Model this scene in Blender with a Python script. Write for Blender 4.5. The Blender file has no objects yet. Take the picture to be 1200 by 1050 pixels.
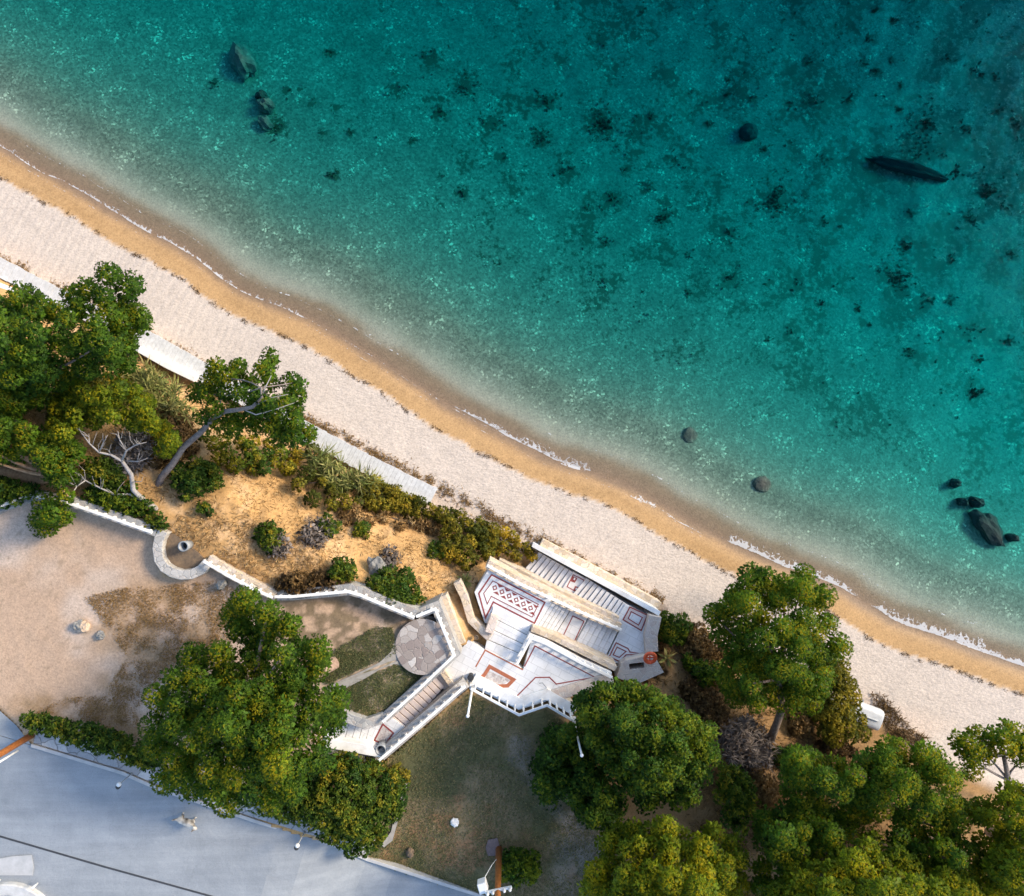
import bpy, bmesh, math, random
import numpy as np
from mathutils import Vector
C = bpy.context.scene
COL = C.collection
random.seed(4)

# ------------------------------------------------------------------ camera, sky, sun, exposure
H = 46.0            # camera height above the sea
PX = 20.0           # photo pixels (1200 wide) per metre at sea level
cam_d = bpy.data.cameras.new('camera'); cam = bpy.data.objects.new('camera', cam_d); COL.objects.link(cam)
cam.location = (0, 0, H); cam_d.sensor_width = 36; cam_d.lens = 36 * H / 60.0
cam_d.clip_start = 0.5; cam_d.clip_end = 4000
C.camera = cam
SUN_EL, SUN_AZ = math.radians(30), math.radians(22)
w = bpy.data.worlds.new('World'); C.world = w; w.use_nodes = True
nt = w.node_tree; sky = nt.nodes.new('ShaderNodeTexSky'); sky.sky_type = 'NISHITA'; sky.sun_disc = False
sky.sun_elevation = SUN_EL; sky.sun_rotation = math.pi / 2 - SUN_AZ
nt.links.new(sky.outputs[0], nt.nodes['Background'].inputs[0]); nt.nodes['Background'].inputs[1].default_value = 0.15
sd = bpy.data.lights.new('sun', 'SUN'); so = bpy.data.objects.new('sun', sd); COL.objects.link(so)
sd.energy = 2.1; sd.angle = math.radians(15.0); sd.color = (1.0, 0.84, 0.62)
so.rotation_euler = Vector((math.cos(SUN_EL) * math.cos(SUN_AZ), math.cos(SUN_EL) * math.sin(SUN_AZ), math.sin(SUN_EL))).to_track_quat('Z', 'Y').to_euler()
so.location = (60, 30, 60)
C.view_settings.view_transform = 'Standard'; C.view_settings.look = 'None'; C.view_settings.gamma = 1
C.view_settings.exposure = 1.29

# ------------------------------------------------------------------ geometry of the place
def P(px, py, z=0.0):
    k = (H - z) / H / PX
    return ((px - 600) * k, (525 - py) * k, z)

SHORE = [(-4000, -1880), (-400, -40), (0, 170), (40, 195), (75, 208), (110, 235), (135, 255), (180, 272), (220, 293), (250, 320), (285, 345), (320, 355), (350, 368),
         (400, 386), (450, 432), (479, 449), (529, 475), (575, 500), (612, 525), (642, 535), (680, 550), (717, 560), (746, 580), (808, 605), (842, 636), (871, 648),
         (908, 658), (960, 674), (985, 690), (1044, 730), (1084, 745), (1147, 757), (1170, 770), (1200, 778), (1600, 985), (5400, 2950)]
SA, SB = np.array([0.888, 0.460]), np.array([-0.460, 0.888])
_sh = np.array(SHORE, float) - np.array([600, 502])
_ss, _sd = _sh @ SA, _sh @ SB
_gs = np.arange(-5000, 5500, 8.0); _gd = np.interp(_gs, _ss, _sd); _kw = np.exp(-(np.arange(-12, 13) * 8 / 60.0) ** 2); _kw /= _kw.sum()
_gd = np.convolve(np.pad(_gd, 12, mode='edge'), _kw, 'valid') + 2.5 * np.sin(_gs / 31.0) * np.sin(_gs / 83.0); _ss, _sd = _gs, _gd
def sd_px(px, py):
    x = np.asarray(px, float) - 600; y = np.asarray(py, float) - 502
    s = x * SA[0] + y * SA[1]; d = x * SB[0] + y * SB[1]
    return s, d - np.interp(s, _ss, _sd)

def _hash(ix, iy, seed):
    h = (ix * 374761393 + iy * 668265263 + seed * 974711) & 0x7fffffff
    h = ((h ^ (h >> 13)) * 1274126177) & 0x7fffffff
    return ((h ^ (h >> 16)) & 0xffff) / 65535.0
def vnoise(x, y, seed=0):
    x = np.asarray(x, float); y = np.asarray(y, float)
    ix = np.floor(x).astype(np.int64); iy = np.floor(y).astype(np.int64)
    fx = x - ix; fy = y - iy; fx = fx * fx * (3 - 2 * fx); fy = fy * fy * (3 - 2 * fy)
    a = _hash(ix, iy, seed); b = _hash(ix + 1, iy, seed); c = _hash(ix, iy + 1, seed); d = _hash(ix + 1, iy + 1, seed)
    return (a * (1 - fx) + b * fx) * (1 - fy) + (c * (1 - fx) + d * fx) * fy
def fbm(x, y, seed=0, o=4):
    t = 0; a = .5
    for i in range(o):
        t = t + a * vnoise(np.asarray(x) * 2 ** i, np.asarray(y) * 2 ** i, seed + i * 17); a *= .5
    return t / (1 - .5 ** o)
def sstep(a, b, x):
    t = np.clip((np.asarray(x, float) - a) / (b - a), 0, 1); return t * t * (3 - 2 * t)
def inpoly(px, py, poly):
    px = np.asarray(px, float); py = np.asarray(py, float); r = np.zeros(px.shape, bool); n = len(poly)
    for i in range(n):
        x1, y1 = poly[i]; x2, y2 = poly[(i + 1) % n]
        if y1 == y2: continue
        c = ((y1 > py) != (y2 > py)) & (px < (x2 - x1) * (py - y1) / (y2 - y1) + x1)
        r ^= c
    return r
def polydist(px, py, poly, closed=True):
    px = np.asarray(px, float); py = np.asarray(py, float); r = np.full(px.shape, 1e9); n = len(poly)
    for i in range(n if closed else n - 1):
        x1, y1 = poly[i]; x2, y2 = poly[(i + 1) % n]
        dx, dy = x2 - x1, y2 - y1; L = dx * dx + dy * dy + 1e-9
        t = np.clip(((px - x1) * dx + (py - y1) * dy) / L, 0, 1)
        r = np.minimum(r, np.hypot(px - x1 - t * dx, py - y1 - t * dy))
    return r
def soft(px, py, poly, w):      # 1 well inside, 0 outside
    d = polydist(px, py, poly); return np.where(inpoly(px, py, poly), sstep(0, w, d + w * .5), sstep(0, w, w * .5 - d))

KERB = [(-3000, -150), (-300, 770), (38, 874), (144, 906), (185, 924), (236, 941), (298, 962), (393, 991), (430, 1007), (557, 1048), (800, 1130), (1300, 1300), (4500, 2400)]
KX, KY = [p[0] for p in KERB], [p[1] for p in KERB]
SIDE = [(-600, 545), (0, 832), (19, 850), (38, 874), (60, 885), (-600, 900)]

def plateau(s): return 6.8 - 1.9 * sstep(-10, 120, s)
# stair platforms cut into the hillside: (pixel polygon, level the ground must stay under)
CUTS = [([(556, 690), (572, 655), (640, 690), (733, 738), (722, 785), (625, 745), (578, 718), (570, 735)], 2.6),
        ([(610, 640), (625, 636), (780, 715), (776, 770), (755, 775), (718, 745), (612, 680)], 1.0),
        ([(524, 765), (570, 745), (640, 735), (718, 795), (655, 825), (676, 846), (640, 822), (608, 834), (548, 806), (520, 815)], 4.3),
        ([(380, 840), (440, 846), (512, 785), (530, 775), (552, 800), (450, 892), (380, 876)], 4.4),
        ([(715, 765), (760, 760), (785, 790), (740, 802), (700, 800)], 2.2)]
FP = np.array([[-200, -12], [-60, -7.5], [-38, -6.0], [-20, -3.2], [-8, -1.15], [-4, -.36], [-1.5, -.10], [0, 0], [1.7, .42], [5.4, 1.15], [6.5, 1.45], [9, 3.9], [11.6, 6.2], [14, 6.8], [2000, 6.8]])
def zterr(px, py):
    s, d = sd_px(px, py)
    f = np.interp(d / PX, FP[:, 0], FP[:, 1])
    pl = plateau(s); f = np.where(f > 1.4, 1.4 + (f - 1.4) * (pl - 1.4) / 5.4, f)
    n = fbm(np.asarray(px) / 60., np.asarray(py) / 60., 3) - .5
    f = f + n * .8 * sstep(6.3, 8, d / PX) * (1 - sstep(11, 13.5, d / PX)) + n * .7 * (1 - sstep(-30, -6, d / PX))
    n2 = fbm(np.asarray(px) / 14., np.asarray(py) / 14., 9, 3) - .5
    f = f + n2 * .25 * sstep(6.3, 8, d / PX) * (1 - sstep(11, 13.5, d / PX)) + n2 * .05 * sstep(2, 3, d / PX)
    road = (np.asarray(py) > np.interp(px, KX, KY) + 1) | inpoly(px, py, SIDE)
    f = np.where(road, pl - .25, f)
    for poly, lv in CUTS:
        f = np.where(inpoly(px, py, poly), np.minimum(f, lv), f)
    return f
def zt(px, py): return float(zterr(np.array([float(px)]), np.array([float(py)]))[0])
def G(px, py, dz=0.0):
    return P(px, py, zt(px, py) + dz)

# ------------------------------------------------------------------ materials
MATS = {}
def newmat(name):
    m = bpy.data.materials.new(name); m.use_nodes = True; MATS[name] = m
    return m, m.node_tree, m.node_tree.nodes['Principled BSDF']
def N(nt, t, **kw):
    n = nt.nodes.new(t)
    for k, v in kw.items():
        if k in n.inputs: n.inputs[k].default_value = v
        else: setattr(n, k, v)
    return n
def ramp(nt, fac, stops):
    r = nt.nodes.new('ShaderNodeValToRGB'); e = r.color_ramp.elements
    while len(e) < len(stops): e.new(.5)
    for i, (p, c) in enumerate(stops):
        e[i].position = p; e[i].color = (*c, 1) if len(c) == 3 else c
    nt.links.new(fac, r.inputs[0]); return r.outputs[0]
def noisy(name, c1, c2, scale=6, rough=.8, bump=.15, detail=6, c3=None, metal=0):
    m, nt, b = newmat(name)
    tc = N(nt, 'ShaderNodeTexCoord'); n = N(nt, 'ShaderNodeTexNoise', Scale=scale, Detail=detail, Roughness=.65)
    nt.links.new(tc.outputs['Object'], n.inputs['Vector'])
    st = [(.32, c1), (.68, c2)] if c3 is None else [(.3, c1), (.55, c2), (.75, c3)]
    nt.links.new(ramp(nt, n.outputs[0], st), b.inputs['Base Color'])
    b.inputs['Roughness'].default_value = rough; b.inputs['Metallic'].default_value = metal
    if bump:
        n2 = N(nt, 'ShaderNodeTexNoise', Scale=scale * 5, Detail=4); nt.links.new(tc.outputs['Object'], n2.inputs['Vector'])
        bp = N(nt, 'ShaderNodeBump', Strength=bump, Distance=.05); nt.links.new(n2.outputs[0], bp.inputs['Height']); nt.links.new(bp.outputs[0], b.inputs['Normal'])
    return m
def stone(name, cols, mortar, scale=3.0, rough=.85, gap=.06):
    m, nt, b = newmat(name)
    tc = N(nt, 'ShaderNodeTexCoord')
    wn = N(nt, 'ShaderNodeTexNoise', Scale=3.0); nt.links.new(tc.outputs['Object'], wn.inputs['Vector'])
    mx = N(nt, 'ShaderNodeMixRGB', blend_type='ADD', Fac=.25); nt.links.new(tc.outputs['Object'], mx.inputs[1]); nt.links.new(wn.outputs[1], mx.inputs[2])
    v = N(nt, 'ShaderNodeTexVoronoi', Scale=scale); nt.links.new(mx.outputs[0], v.inputs['Vector'])
    ve = N(nt, 'ShaderNodeTexVoronoi', Scale=scale, feature='DISTANCE_TO_EDGE'); nt.links.new(mx.outputs[0], ve.inputs['Vector'])
    sp = N(nt, 'ShaderNodeSeparateColor'); nt.links.new(v.outputs['Color'], sp.inputs[0])
    col = ramp(nt, sp.outputs[0], [(i / max(1, len(cols) - 1), c) for i, c in enumerate(cols)])
    fine = N(nt, 'ShaderNodeTexNoise', Scale=14, Detail=5); nt.links.new(tc.outputs['Object'], fine.inputs['Vector'])
    mul = N(nt, 'ShaderNodeMixRGB', blend_type='MULTIPLY', Fac=.5); nt.links.new(col, mul.inputs[1])
    nt.links.new(ramp(nt, fine.outputs[0], [(.3, (.55, .55, .55)), (.7, (1, 1, 1))]), mul.inputs[2])
    ed = ramp(nt, ve.outputs['Distance'], [(0, (0, 0, 0)), (gap, (1, 1, 1))])
    mm = N(nt, 'ShaderNodeMixRGB'); nt.links.new(ed, mm.inputs[0]); mm.inputs[1].default_value = (*mortar, 1); nt.links.new(mul.outputs[0], mm.inputs[2])
    nt.links.new(mm.outputs[0], b.inputs['Base Color']); b.inputs['Roughness'].default_value = rough
    bp = N(nt, 'ShaderNodeBump', Strength=.6, Distance=.04); nt.links.new(ed, bp.inputs['Height']); nt.links.new(bp.outputs[0], b.inputs['Normal'])
    return m
def leafmat(name, dark, mid, tip, trans=.3):
    m, nt, b = newmat(name)
    a = N(nt, 'ShaderNodeAttribute', attribute_name='tint')
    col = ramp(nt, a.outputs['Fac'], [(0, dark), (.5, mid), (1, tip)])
    nt.links.new(col, b.inputs['Base Color']); b.inputs['Roughness'].default_value = .6
    b.inputs['Specular IOR Level'].default_value = .25
    pf = N(nt, 'ShaderNodeAttribute', attribute_name='puff'); ge = N(nt, 'ShaderNodeNewGeometry')
    sc = N(nt, 'ShaderNodeVectorMath', operation='SCALE'); sc.inputs['Scale'].default_value = 2.6; nt.links.new(pf.outputs['Vector'], sc.inputs[0])
    av = N(nt, 'ShaderNodeVectorMath', operation='ADD'); nt.links.new(sc.outputs[0], av.inputs[0]); nt.links.new(ge.outputs['Normal'], av.inputs[1])
    nv = N(nt, 'ShaderNodeVectorMath', operation='NORMALIZE'); nt.links.new(av.outputs[0], nv.inputs[0]); nt.links.new(nv.outputs[0], b.inputs['Normal'])
    tr = N(nt, 'ShaderNodeBsdfTranslucent'); nt.links.new(col, tr.inputs['Color'])
    mix = N(nt, 'ShaderNodeMixShader', Fac=trans); out = nt.nodes['Material Output']
    nt.links.new(b.outputs[0], mix.inputs[1]); nt.links.new(tr.outputs[0], mix.inputs[2]); nt.links.new(mix.outputs[0], out.inputs[0])
    return m

white = noisy('white_plaster', (.62, .59, .55), (.80, .79, .77), 1.3, .7, .15, 9, c3=(.85, .84, .83))
marble = noisy('white_marble_slabs', (.56, .55, .53), (.72, .72, .72), 1.0, .55, .08, 9, c3=(.80, .80, .79))
_m, _nt, _b = MATS['white_marble_slabs'], MATS['white_marble_slabs'].node_tree, MATS['white_marble_slabs'].node_tree.nodes['Principled BSDF']
def slab_lines(m, amount=.75):
    nt = m.node_tree; b = nt.nodes['Principled BSDF']; src = b.inputs['Base Color'].links[0].from_socket
    tc = N(nt, 'ShaderNodeTexCoord'); mp = N(nt, 'ShaderNodeMapping'); mp.inputs['Rotation'].default_value = (0, 0, math.radians(27.5))
    nt.links.new(tc.outputs['Object'], mp.inputs[0])
    br = N(nt, 'ShaderNodeTexBrick', Scale=1.0); br.inputs['Brick Width'].default_value = .8; br.inputs['Row Height'].default_value = .42
    br.inputs['Mortar Size'].default_value = .012; br.inputs['Color1'].default_value = (1, 1, 1, 1); br.inputs['Color2'].default_value = (.9, .91, .93, 1); br.inputs['Mortar'].default_value = (.62, .62, .62, 1)
    nt.links.new(mp.outputs[0], br.inputs['Vector'])
    mu = N(nt, 'ShaderNodeMixRGB', blend_type='MULTIPLY', Fac=amount); nt.links.new(src, mu.inputs[1]); nt.links.new(br.outputs['Color'], mu.inputs[2]); nt.links.new(mu.outputs[0], b.inputs['Base Color'])
slab_lines(marble)
tread = noisy('pale_tread_stone', (.50, .48, .47), (.66, .66, .67), 3, .7, .1)
pinktread = noisy('pink_tread_stone', (.50, .42, .39), (.62, .54, .50), 3, .7, .1)
beige = stone('beige_rubble_stone', [(.52, .40, .28), (.66, .53, .38), (.60, .50, .42), (.72, .62, .50)], (.50, .42, .33), 3.2)
pinkst = stone('pink_beige_paving', [(.55, .44, .38), (.66, .56, .48), (.60, .52, .47)], (.62, .56, .50), 3.0)
grey = stone('grey_rubble_stone', [(.26, .26, .26), (.40, .39, .37), (.34, .30, .27), (.46, .45, .43)], (.42, .40, .38), 3.4)
paving = stone('crazy_paving', [(.26, .21, .19), (.33, .27, .24), (.60, .56, .52), (.30, .25, .22), (.34, .29, .26)], (.30, .25, .22), 2.6, gap=.05)
slabs = stone('pavement_slabs', [(.40, .40, .40), (.30, .31, .33), (.58, .57, .56), (.36, .33, .31)], (.18, .18, .18), 1.5, gap=.05)
redst = noisy('dark_red_marble', (.20, .035, .03), (.30, .06, .05), 8, .5, .05)
terra = noisy('terracotta_tile', (.33, .095, .045), (.43, .15, .07), 6, .6, .05)
pebble = stone('pale_pebble_mosaic', [(.5, .44, .42), (.66, .62, .60), (.40, .33, .32)], (.55, .5, .48), 9.0)
asphalt = noisy('worn_asphalt', (.235, .255, .272), (.28, .30, .318), .8, .85, .4, 14, c3=(.315, .335, .35))
def road_wear(m):
    nt = m.node_tree; b = nt.nodes['Principled BSDF']; src = b.inputs['Base Color'].links[0].from_socket
    tc = N(nt, 'ShaderNodeTexCoord'); mp = N(nt, 'ShaderNodeMapping'); mp.inputs['Rotation'].default_value = (0, 0, math.radians(19)); mp.inputs['Scale'].default_value = (.12, 1.5, 1); nt.links.new(tc.outputs['Object'], mp.inputs[0])
    n = N(nt, 'ShaderNodeTexNoise', Scale=1.0, Detail=7, Roughness=.65); nt.links.new(mp.outputs[0], n.inputs['Vector'])
    m1 = N(nt, 'ShaderNodeMixRGB', blend_type='MULTIPLY', Fac=.9); nt.links.new(src, m1.inputs[1]); nt.links.new(ramp(nt, n.outputs[0], [(.3, (.80, .81, .83)), (.5, (.96,) * 3), (.68, (1.12, 1.11, 1.10))]), m1.inputs[2])
    g = N(nt, 'ShaderNodeTexNoise', Scale=22, Detail=4, Roughness=.7); nt.links.new(tc.outputs['Object'], g.inputs['Vector'])
    m2 = N(nt, 'ShaderNodeMixRGB', blend_type='MULTIPLY', Fac=1); nt.links.new(m1.outputs[0], m2.inputs[1]); nt.links.new(ramp(nt, g.outputs[0], [(.28, (.72,) * 3), (.42, (.98,) * 3), (.7, (1.1,) * 3)]), m2.inputs[2])
    w1 = N(nt, 'ShaderNodeTexNoise', Scale=1.2, Detail=5); nt.links.new(tc.outputs['Object'], w1.inputs['Vector'])
    ad = N(nt, 'ShaderNodeMixRGB', blend_type='ADD', Fac=1.0); nt.links.new(tc.outputs['Object'], ad.inputs[1]); nt.links.new(w1.outputs[1], ad.inputs[2])
    v = N(nt, 'ShaderNodeTexVoronoi', Scale=.22, feature='DISTANCE_TO_EDGE'); nt.links.new(ad.outputs[0], v.inputs['Vector'])
    m3 = N(nt, 'ShaderNodeMixRGB', blend_type='MULTIPLY', Fac=.12); nt.links.new(m2.outputs[0], m3.inputs[1]); nt.links.new(ramp(nt, v.outputs['Distance'], [(.0, (.35,) * 3), (.006, (1,) * 3)]), m3.inputs[2])
    nt.links.new(m3.outputs[0], b.inputs['Base Color'])
road_wear(asphalt)
conc = noisy('concrete', (.38, .38, .37), (.50, .49, .48), 2, .85, .1)
pathm = noisy('path_concrete', (.26, .24, .21), (.36, .33, .29), 3, .9, .15)
darkline = noisy('dark_joint', (.03, .035, .04), (.05, .05, .055), 4, .8, 0)
plank = noisy('bleached_planks', (.50, .49, .47), (.66, .65, .63), 5, .75, .2)
bark = noisy('pine_bark', (.10, .07, .055), (.24, .18, .14), 7, .95, .6)
greybark = noisy('grey_pine_bark', (.11, .09, .085), (.26, .22, .20), 6, .95, .6)
deadwood = noisy('bleached_branch', (.24, .215, .205), (.42, .39, .37), 6, .9, .5)
rusty = noisy('rust_brown_pole', (.26, .085, .02), (.42, .15, .035), 5, .55, .1)
black = noisy('black_plastic', (.012, .012, .014), (.03, .03, .03), 4, .6, .05)
greym = noisy('grey_metal', (.20, .21, .22), (.30, .31, .32), 4, .5, .05)
polew = noisy('white_painted_pole', (.70, .70, .69), (.80, .80, .79), 3, .45, .03)
rock = noisy('sea_rock', (.035, .034, .028), (.08, .07, .055), 1.6, .9, .8, c3=(.20, .17, .13))
rockd = noisy('dark_weedy_rock', (.012, .014, .012), (.035, .032, .026), 2.5, .9, .5)
boulder = noisy('grey_boulder', (.13, .13, .125), (.29, .28, .26), 4, .9, .5)
orangem = noisy('red_orange_plastic', (.62, .075, .02), (.72, .11, .03), 5, .4, .03)
hullm = noisy('white_hull_paint', (.40, .41, .42), (.55, .56, .57), 2.5, .5, .05)
soilm = noisy('dark_soil', (.10, .075, .055), (.22, .15, .09), 4, .95, .4)
graveln = stone('pale_gravel', [(.55, .58, .58), (.72, .74, .74), (.42, .45, .46), (.66, .68, .68)], (.34, .36, .37), 7.0, gap=.12)
dogm = noisy('cream_dog_coat', (.07, .05, .035), (.60, .54, .46), 3.0, .9, .1, 1, c3=(.66, .60, .52))

L_PINE = leafmat('pine_needles', (.034, .105, .010), (.135, .245, .012), (.56, .46, .012), .45)
L_PINE2 = leafmat('yellow_green_needles', (.060, .135, .010), (.24, .31, .012), (.70, .55, .012), .45)
L_DARK = leafmat('glossy_dark_leaves', (.018, .066, .010), (.080, .175, .014), (.30, .34, .014), .45)
L_SHRUB = leafmat('shrub_leaves', (.040, .105, .012), (.155, .235, .018), (.55, .43, .03), .45)
L_YELL = leafmat('yellowing_shrub_leaves', (.10, .12, .014), (.34, .29, .024), (.62, .42, .03), .4)
L_STRAW = leafmat('dry_straw', (.20, .11, .035), (.42, .25, .09), (.60, .42, .20), .2)
L_GRASS = leafmat('green_grass_blades', (.075, .10, .034), (.165, .18, .065), (.40, .29, .13), .2)
L_TWIG = leafmat('grey_dead_twigs', (.12, .10, .09), (.24, .20, .18), (.42, .35, .30), .05)
L_REED = leafmat('reed_leaves', (.12, .16, .04), (.30, .32, .09), (.62, .52, .2), .3)
L_WEED = leafmat('seagrass_blades', (.02, .03, .016), (.05, .06, .03), (.09, .09, .05), .1)
L_BROWN = leafmat('brown_dry_shrub', (.10, .055, .018), (.24, .14, .045), (.36, .22, .08), .2)

# ------------------------------------------------------------------ builders
ORI = {}
def tag(o, label=None, cat=None, group=None, kind=None):
    if label: o['label'] = label
    if cat: o['category'] = cat
    if group: o['group'] = group
    if kind: o['kind'] = kind
    return o
def thing(name, label, cat, loc, group=None):
    o = bpy.data.objects.new(name, None); COL.objects.link(o); o.location = loc; o.empty_display_size = .3
    ORI[o] = Vector(loc); return tag(o, label, cat, group)
def _link(name, me, mat, parent, origin):
    o = bpy.data.objects.new(name, me); COL.objects.link(o)
    if mat is not None: me.materials.append(mat)
    if parent is not None: o.parent = parent; ORI[o] = ORI[parent]
    else: o.location = origin; ORI[o] = Vector(origin)
    return o
class MB:
    def __init__(s): s.v = []; s.f = []
    def prism(s, top, bot):
        n = len(top); b = len(s.v); s.v += [tuple(p) for p in top] + [tuple(p) for p in bot]
        A = sum(top[i][0] * top[(i + 1) % n][1] - top[(i + 1) % n][0] * top[i][1] for i in range(n))
        r = list(range(n)) if A > 0 else list(range(n))[::-1]
        s.f.append([b + i for i in r]); s.f.append([b + n + i for i in r[::-1]])
        for i in range(n):
            a, c = r[i], r[(i + 1) % n]; s.f.append([b + a, b + n + a, b + n + c, b + c])
    def slab(s, poly, zt_, zb):          # poly = world xy list
        s.prism([(x, y, zt_) for x, y in poly], [(x, y, zb) for x, y in poly])
    def box(s, c, d, rz=0):
        cx, cy, cz = c; hx, hy, hz = d[0] / 2, d[1] / 2, d[2] / 2; ca, sa = math.cos(rz), math.sin(rz)
        q = [(cx + x * ca - y * sa, cy + x * sa + y * ca) for x, y in ((-hx, -hy), (hx, -hy), (hx, hy), (-hx, hy))]
        s.slab(q, cz + hz, cz - hz)
    def tube(s, pts, rad, seg=8, cap=True):
        pts = [Vector(p) for p in pts]; n = len(pts); b = len(s.v)
        if not hasattr(rad, '__len__'): rad = [rad] * n
        up = None
        for i, p in enumerate(pts):
            t = (pts[min(i + 1, n - 1)] - pts[max(i - 1, 0)]).normalized()
            if up is None: up = t.orthogonal().normalized()
            up = (up - t * up.dot(t)).normalized(); r2 = t.cross(up)
            for k in range(seg):
                a = 2 * math.pi * k / seg; s.v.append(tuple(p + (up * math.cos(a) + r2 * math.sin(a)) * rad[i]))
        for i in range(n - 1):
            for k in range(seg):
                s.f.append([b + i * seg + k, b + i * seg + (k + 1) % seg, b + (i + 1) * seg + (k + 1) % seg, b + (i + 1) * seg + k])
        if cap: s.f.append([b + k for k in range(seg)][::-1]); s.f.append([b + (n - 1) * seg + k for k in range(seg)])
    def lathe(s, c, prof, seg=16):
        b = len(s.v)
        for r, z in prof:
            for k in range(seg):
                a = 2 * math.pi * k / seg; s.v.append((c[0] + r * math.cos(a), c[1] + r * math.sin(a), c[2] + z))
        for i in range(len(prof) - 1):
            for k in range(seg): s.f.append([b + i * seg + k, b + i * seg + (k + 1) % seg, b + (i + 1) * seg + (k + 1) % seg, b + (i + 1) * seg + k])
        s.f.append([b + k for k in range(seg)][::-1]); s.f.append([b + (len(prof) - 1) * seg + k for k in range(seg)])
    def build(s, name, mat, parent=None, smooth=False, bevel=0, origin=None):
        o0 = ORI[parent] if parent is not None else Vector(origin if origin is not None else s.v[0])
        me = bpy.data.meshes.new(name); me.from_pydata([(x - o0.x, y - o0.y, z - o0.z) for x, y, z in s.v], [], s.f); me.update()
        if smooth: me.polygons.foreach_set('use_smooth', [True] * len(me.polygons))
        o = _link(name, me, mat, parent, o0)
        if bevel:
            m = o.modifiers.new('bevel', 'BEVEL'); m.width = bevel; m.segments = 2; m.limit_method = 'ANGLE'
        return o
def quadmesh(name, V, tint, mat, parent=None, origin=None, puff=None):
    n = len(V) // 4; o0 = ORI[parent] if parent is not None else Vector(origin)
    me = bpy.data.meshes.new(name); me.vertices.add(len(V)); me.vertices.foreach_set('co', (V - np.array(o0)).astype(np.float32).ravel())
    me.loops.add(4 * n); me.loops.foreach_set('vertex_index', np.arange(4 * n, dtype=np.int32))
    me.polygons.add(n); me.polygons.foreach_set('loop_start', np.arange(0, 4 * n, 4, dtype=np.int32)); me.polygons.foreach_set('loop_total', np.full(n, 4, np.int32))
    a = me.attributes.new('tint', 'FLOAT', 'POINT'); a.data.foreach_set('value', np.repeat(np.clip(tint, 0, 1), 4).astype(np.float32))
    if puff is None: puff = np.tile([[0, 0, .5]], (n, 1))
    a = me.attributes.new('puff', 'FLOAT_VECTOR', 'POINT'); a.data.foreach_set('vector', np.repeat(puff, 4, 0).astype(np.float32).ravel())
    me.update(calc_edges=True); return _link(name, me, mat, parent, o0)
def leafquads(c, d, L, W, rng):
    n = len(c); d = d / (np.linalg.norm(d, axis=1, keepdims=True) + 1e-9)
    r = rng.normal(size=(n, 3)); sd_ = np.cross(d, r); sd_ /= (np.linalg.norm(sd_, axis=1, keepdims=True) + 1e-9)
    L = np.asarray(L).reshape(-1, 1) * np.ones((n, 1)); W = np.asarray(W).reshape(-1, 1) * np.ones((n, 1))
    V = np.empty((n, 4, 3)); V[:, 0] = c; V[:, 1] = c + d * L * .55 + sd_ * W; V[:, 2] = c + d * L; V[:, 3] = c + d * L * .55 - sd_ * W
    return V.reshape(-1, 3)
def lobes_leaves(lob, rng, tufts=44, per=11, L=.2, W=.045, flat=.75, rand=.5, up=.25, tvar=.075, core=150):
    """lob: rows x, y, z, r, tint. Tufts of blades over each lobe's shell."""
    VV = []; TT = []; UU = []
    for row in lob:
        x, y, z, r, t0 = row[:5]; nt_ = max(6, int(tufts * (r / .6) ** 2 * (row[5] if len(row) > 5 else 1))); u = rng.normal(size=(nt_, 3)); u /= np.linalg.norm(u, axis=1, keepdims=True)
        lowm = u[:, 2] < -.12; u[lowm, 2] *= -1
        rr = r * (.86 + .16 * rng.random((nt_, 1))); inner = rng.random((nt_, 1)) < .10; rr = np.where(inner, rr * .7, rr)
        c = np.array([x, y, z]) + u * rr * np.array([1, 1, flat])
        tt = t0 + tvar * rng.normal(size=nt_) + .75 * (u[:, 2] - .52)  # young yellow tips, plus sunlit top and shaded sides painted into leaf tint
        nc = max(5, int(core * (r / .6) ** 2)); q = rng.normal(size=(nc, 3)); q /= np.linalg.norm(q, axis=1, keepdims=True)
        ci = np.array([x, y, z - .28 * r]) + q * r * (.8 * rng.random((nc, 1)) ** .5) * np.array([1, 1, flat]); qd = q + .8 * rng.normal(size=(nc, 3))
        VV.append(leafquads(ci, qd, .22 * (.6 + .6 * rng.random(nc)), .085 * (.6 + .7 * rng.random(nc)), rng)); TT.append(t0 - .12 + .1 * rng.normal(size=nc)); UU.append(q * .7)  # older inner leaves, tinted darker to deepen the gaps between lobes
        cc = np.repeat(c, per, 0); dd = np.repeat(u, per, 0) + rand * rng.normal(size=(nt_ * per, 3)) + np.array([0, 0, up])
        VV.append(leafquads(cc, dd, L * (.7 + .6 * rng.random(nt_ * per)), W * (.7 + .6 * rng.random(nt_ * per)), rng)); TT.append(np.repeat(tt, per) + .06 * rng.normal(size=nt_ * per)); UU.append(np.repeat(u, per, 0) * 1.0 + dd / np.linalg.norm(dd, axis=1, keepdims=True) * .25)
    return np.concatenate(VV), np.concatenate(TT), np.concatenate(UU)
def scatter(poly, rpx, rng, jitter=1.0, inset=.55, tries=40):
    xs = [p[0] for p in poly]; ys = [p[1] for p in poly]; out = []
    A = (max(xs) - min(xs)) * (max(ys) - min(ys)); n = int(A / (rpx * rpx) * tries * .25) + 60
    c = np.column_stack([rng.uniform(min(xs), max(xs), n), rng.uniform(min(ys), max(ys), n)])
    ok = inpoly(c[:, 0], c[:, 1], poly); dist = polydist(c[:, 0], c[:, 1], poly); c = c[ok & (dist > rpx * inset)]
    keep = np.empty((0, 2)); md = rpx * jitter
    for p in c:
        if len(keep) == 0 or np.min(np.hypot(keep[:, 0] - p[0], keep[:, 1] - p[1])) > md: keep = np.vstack([keep, p])
    return keep
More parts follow.
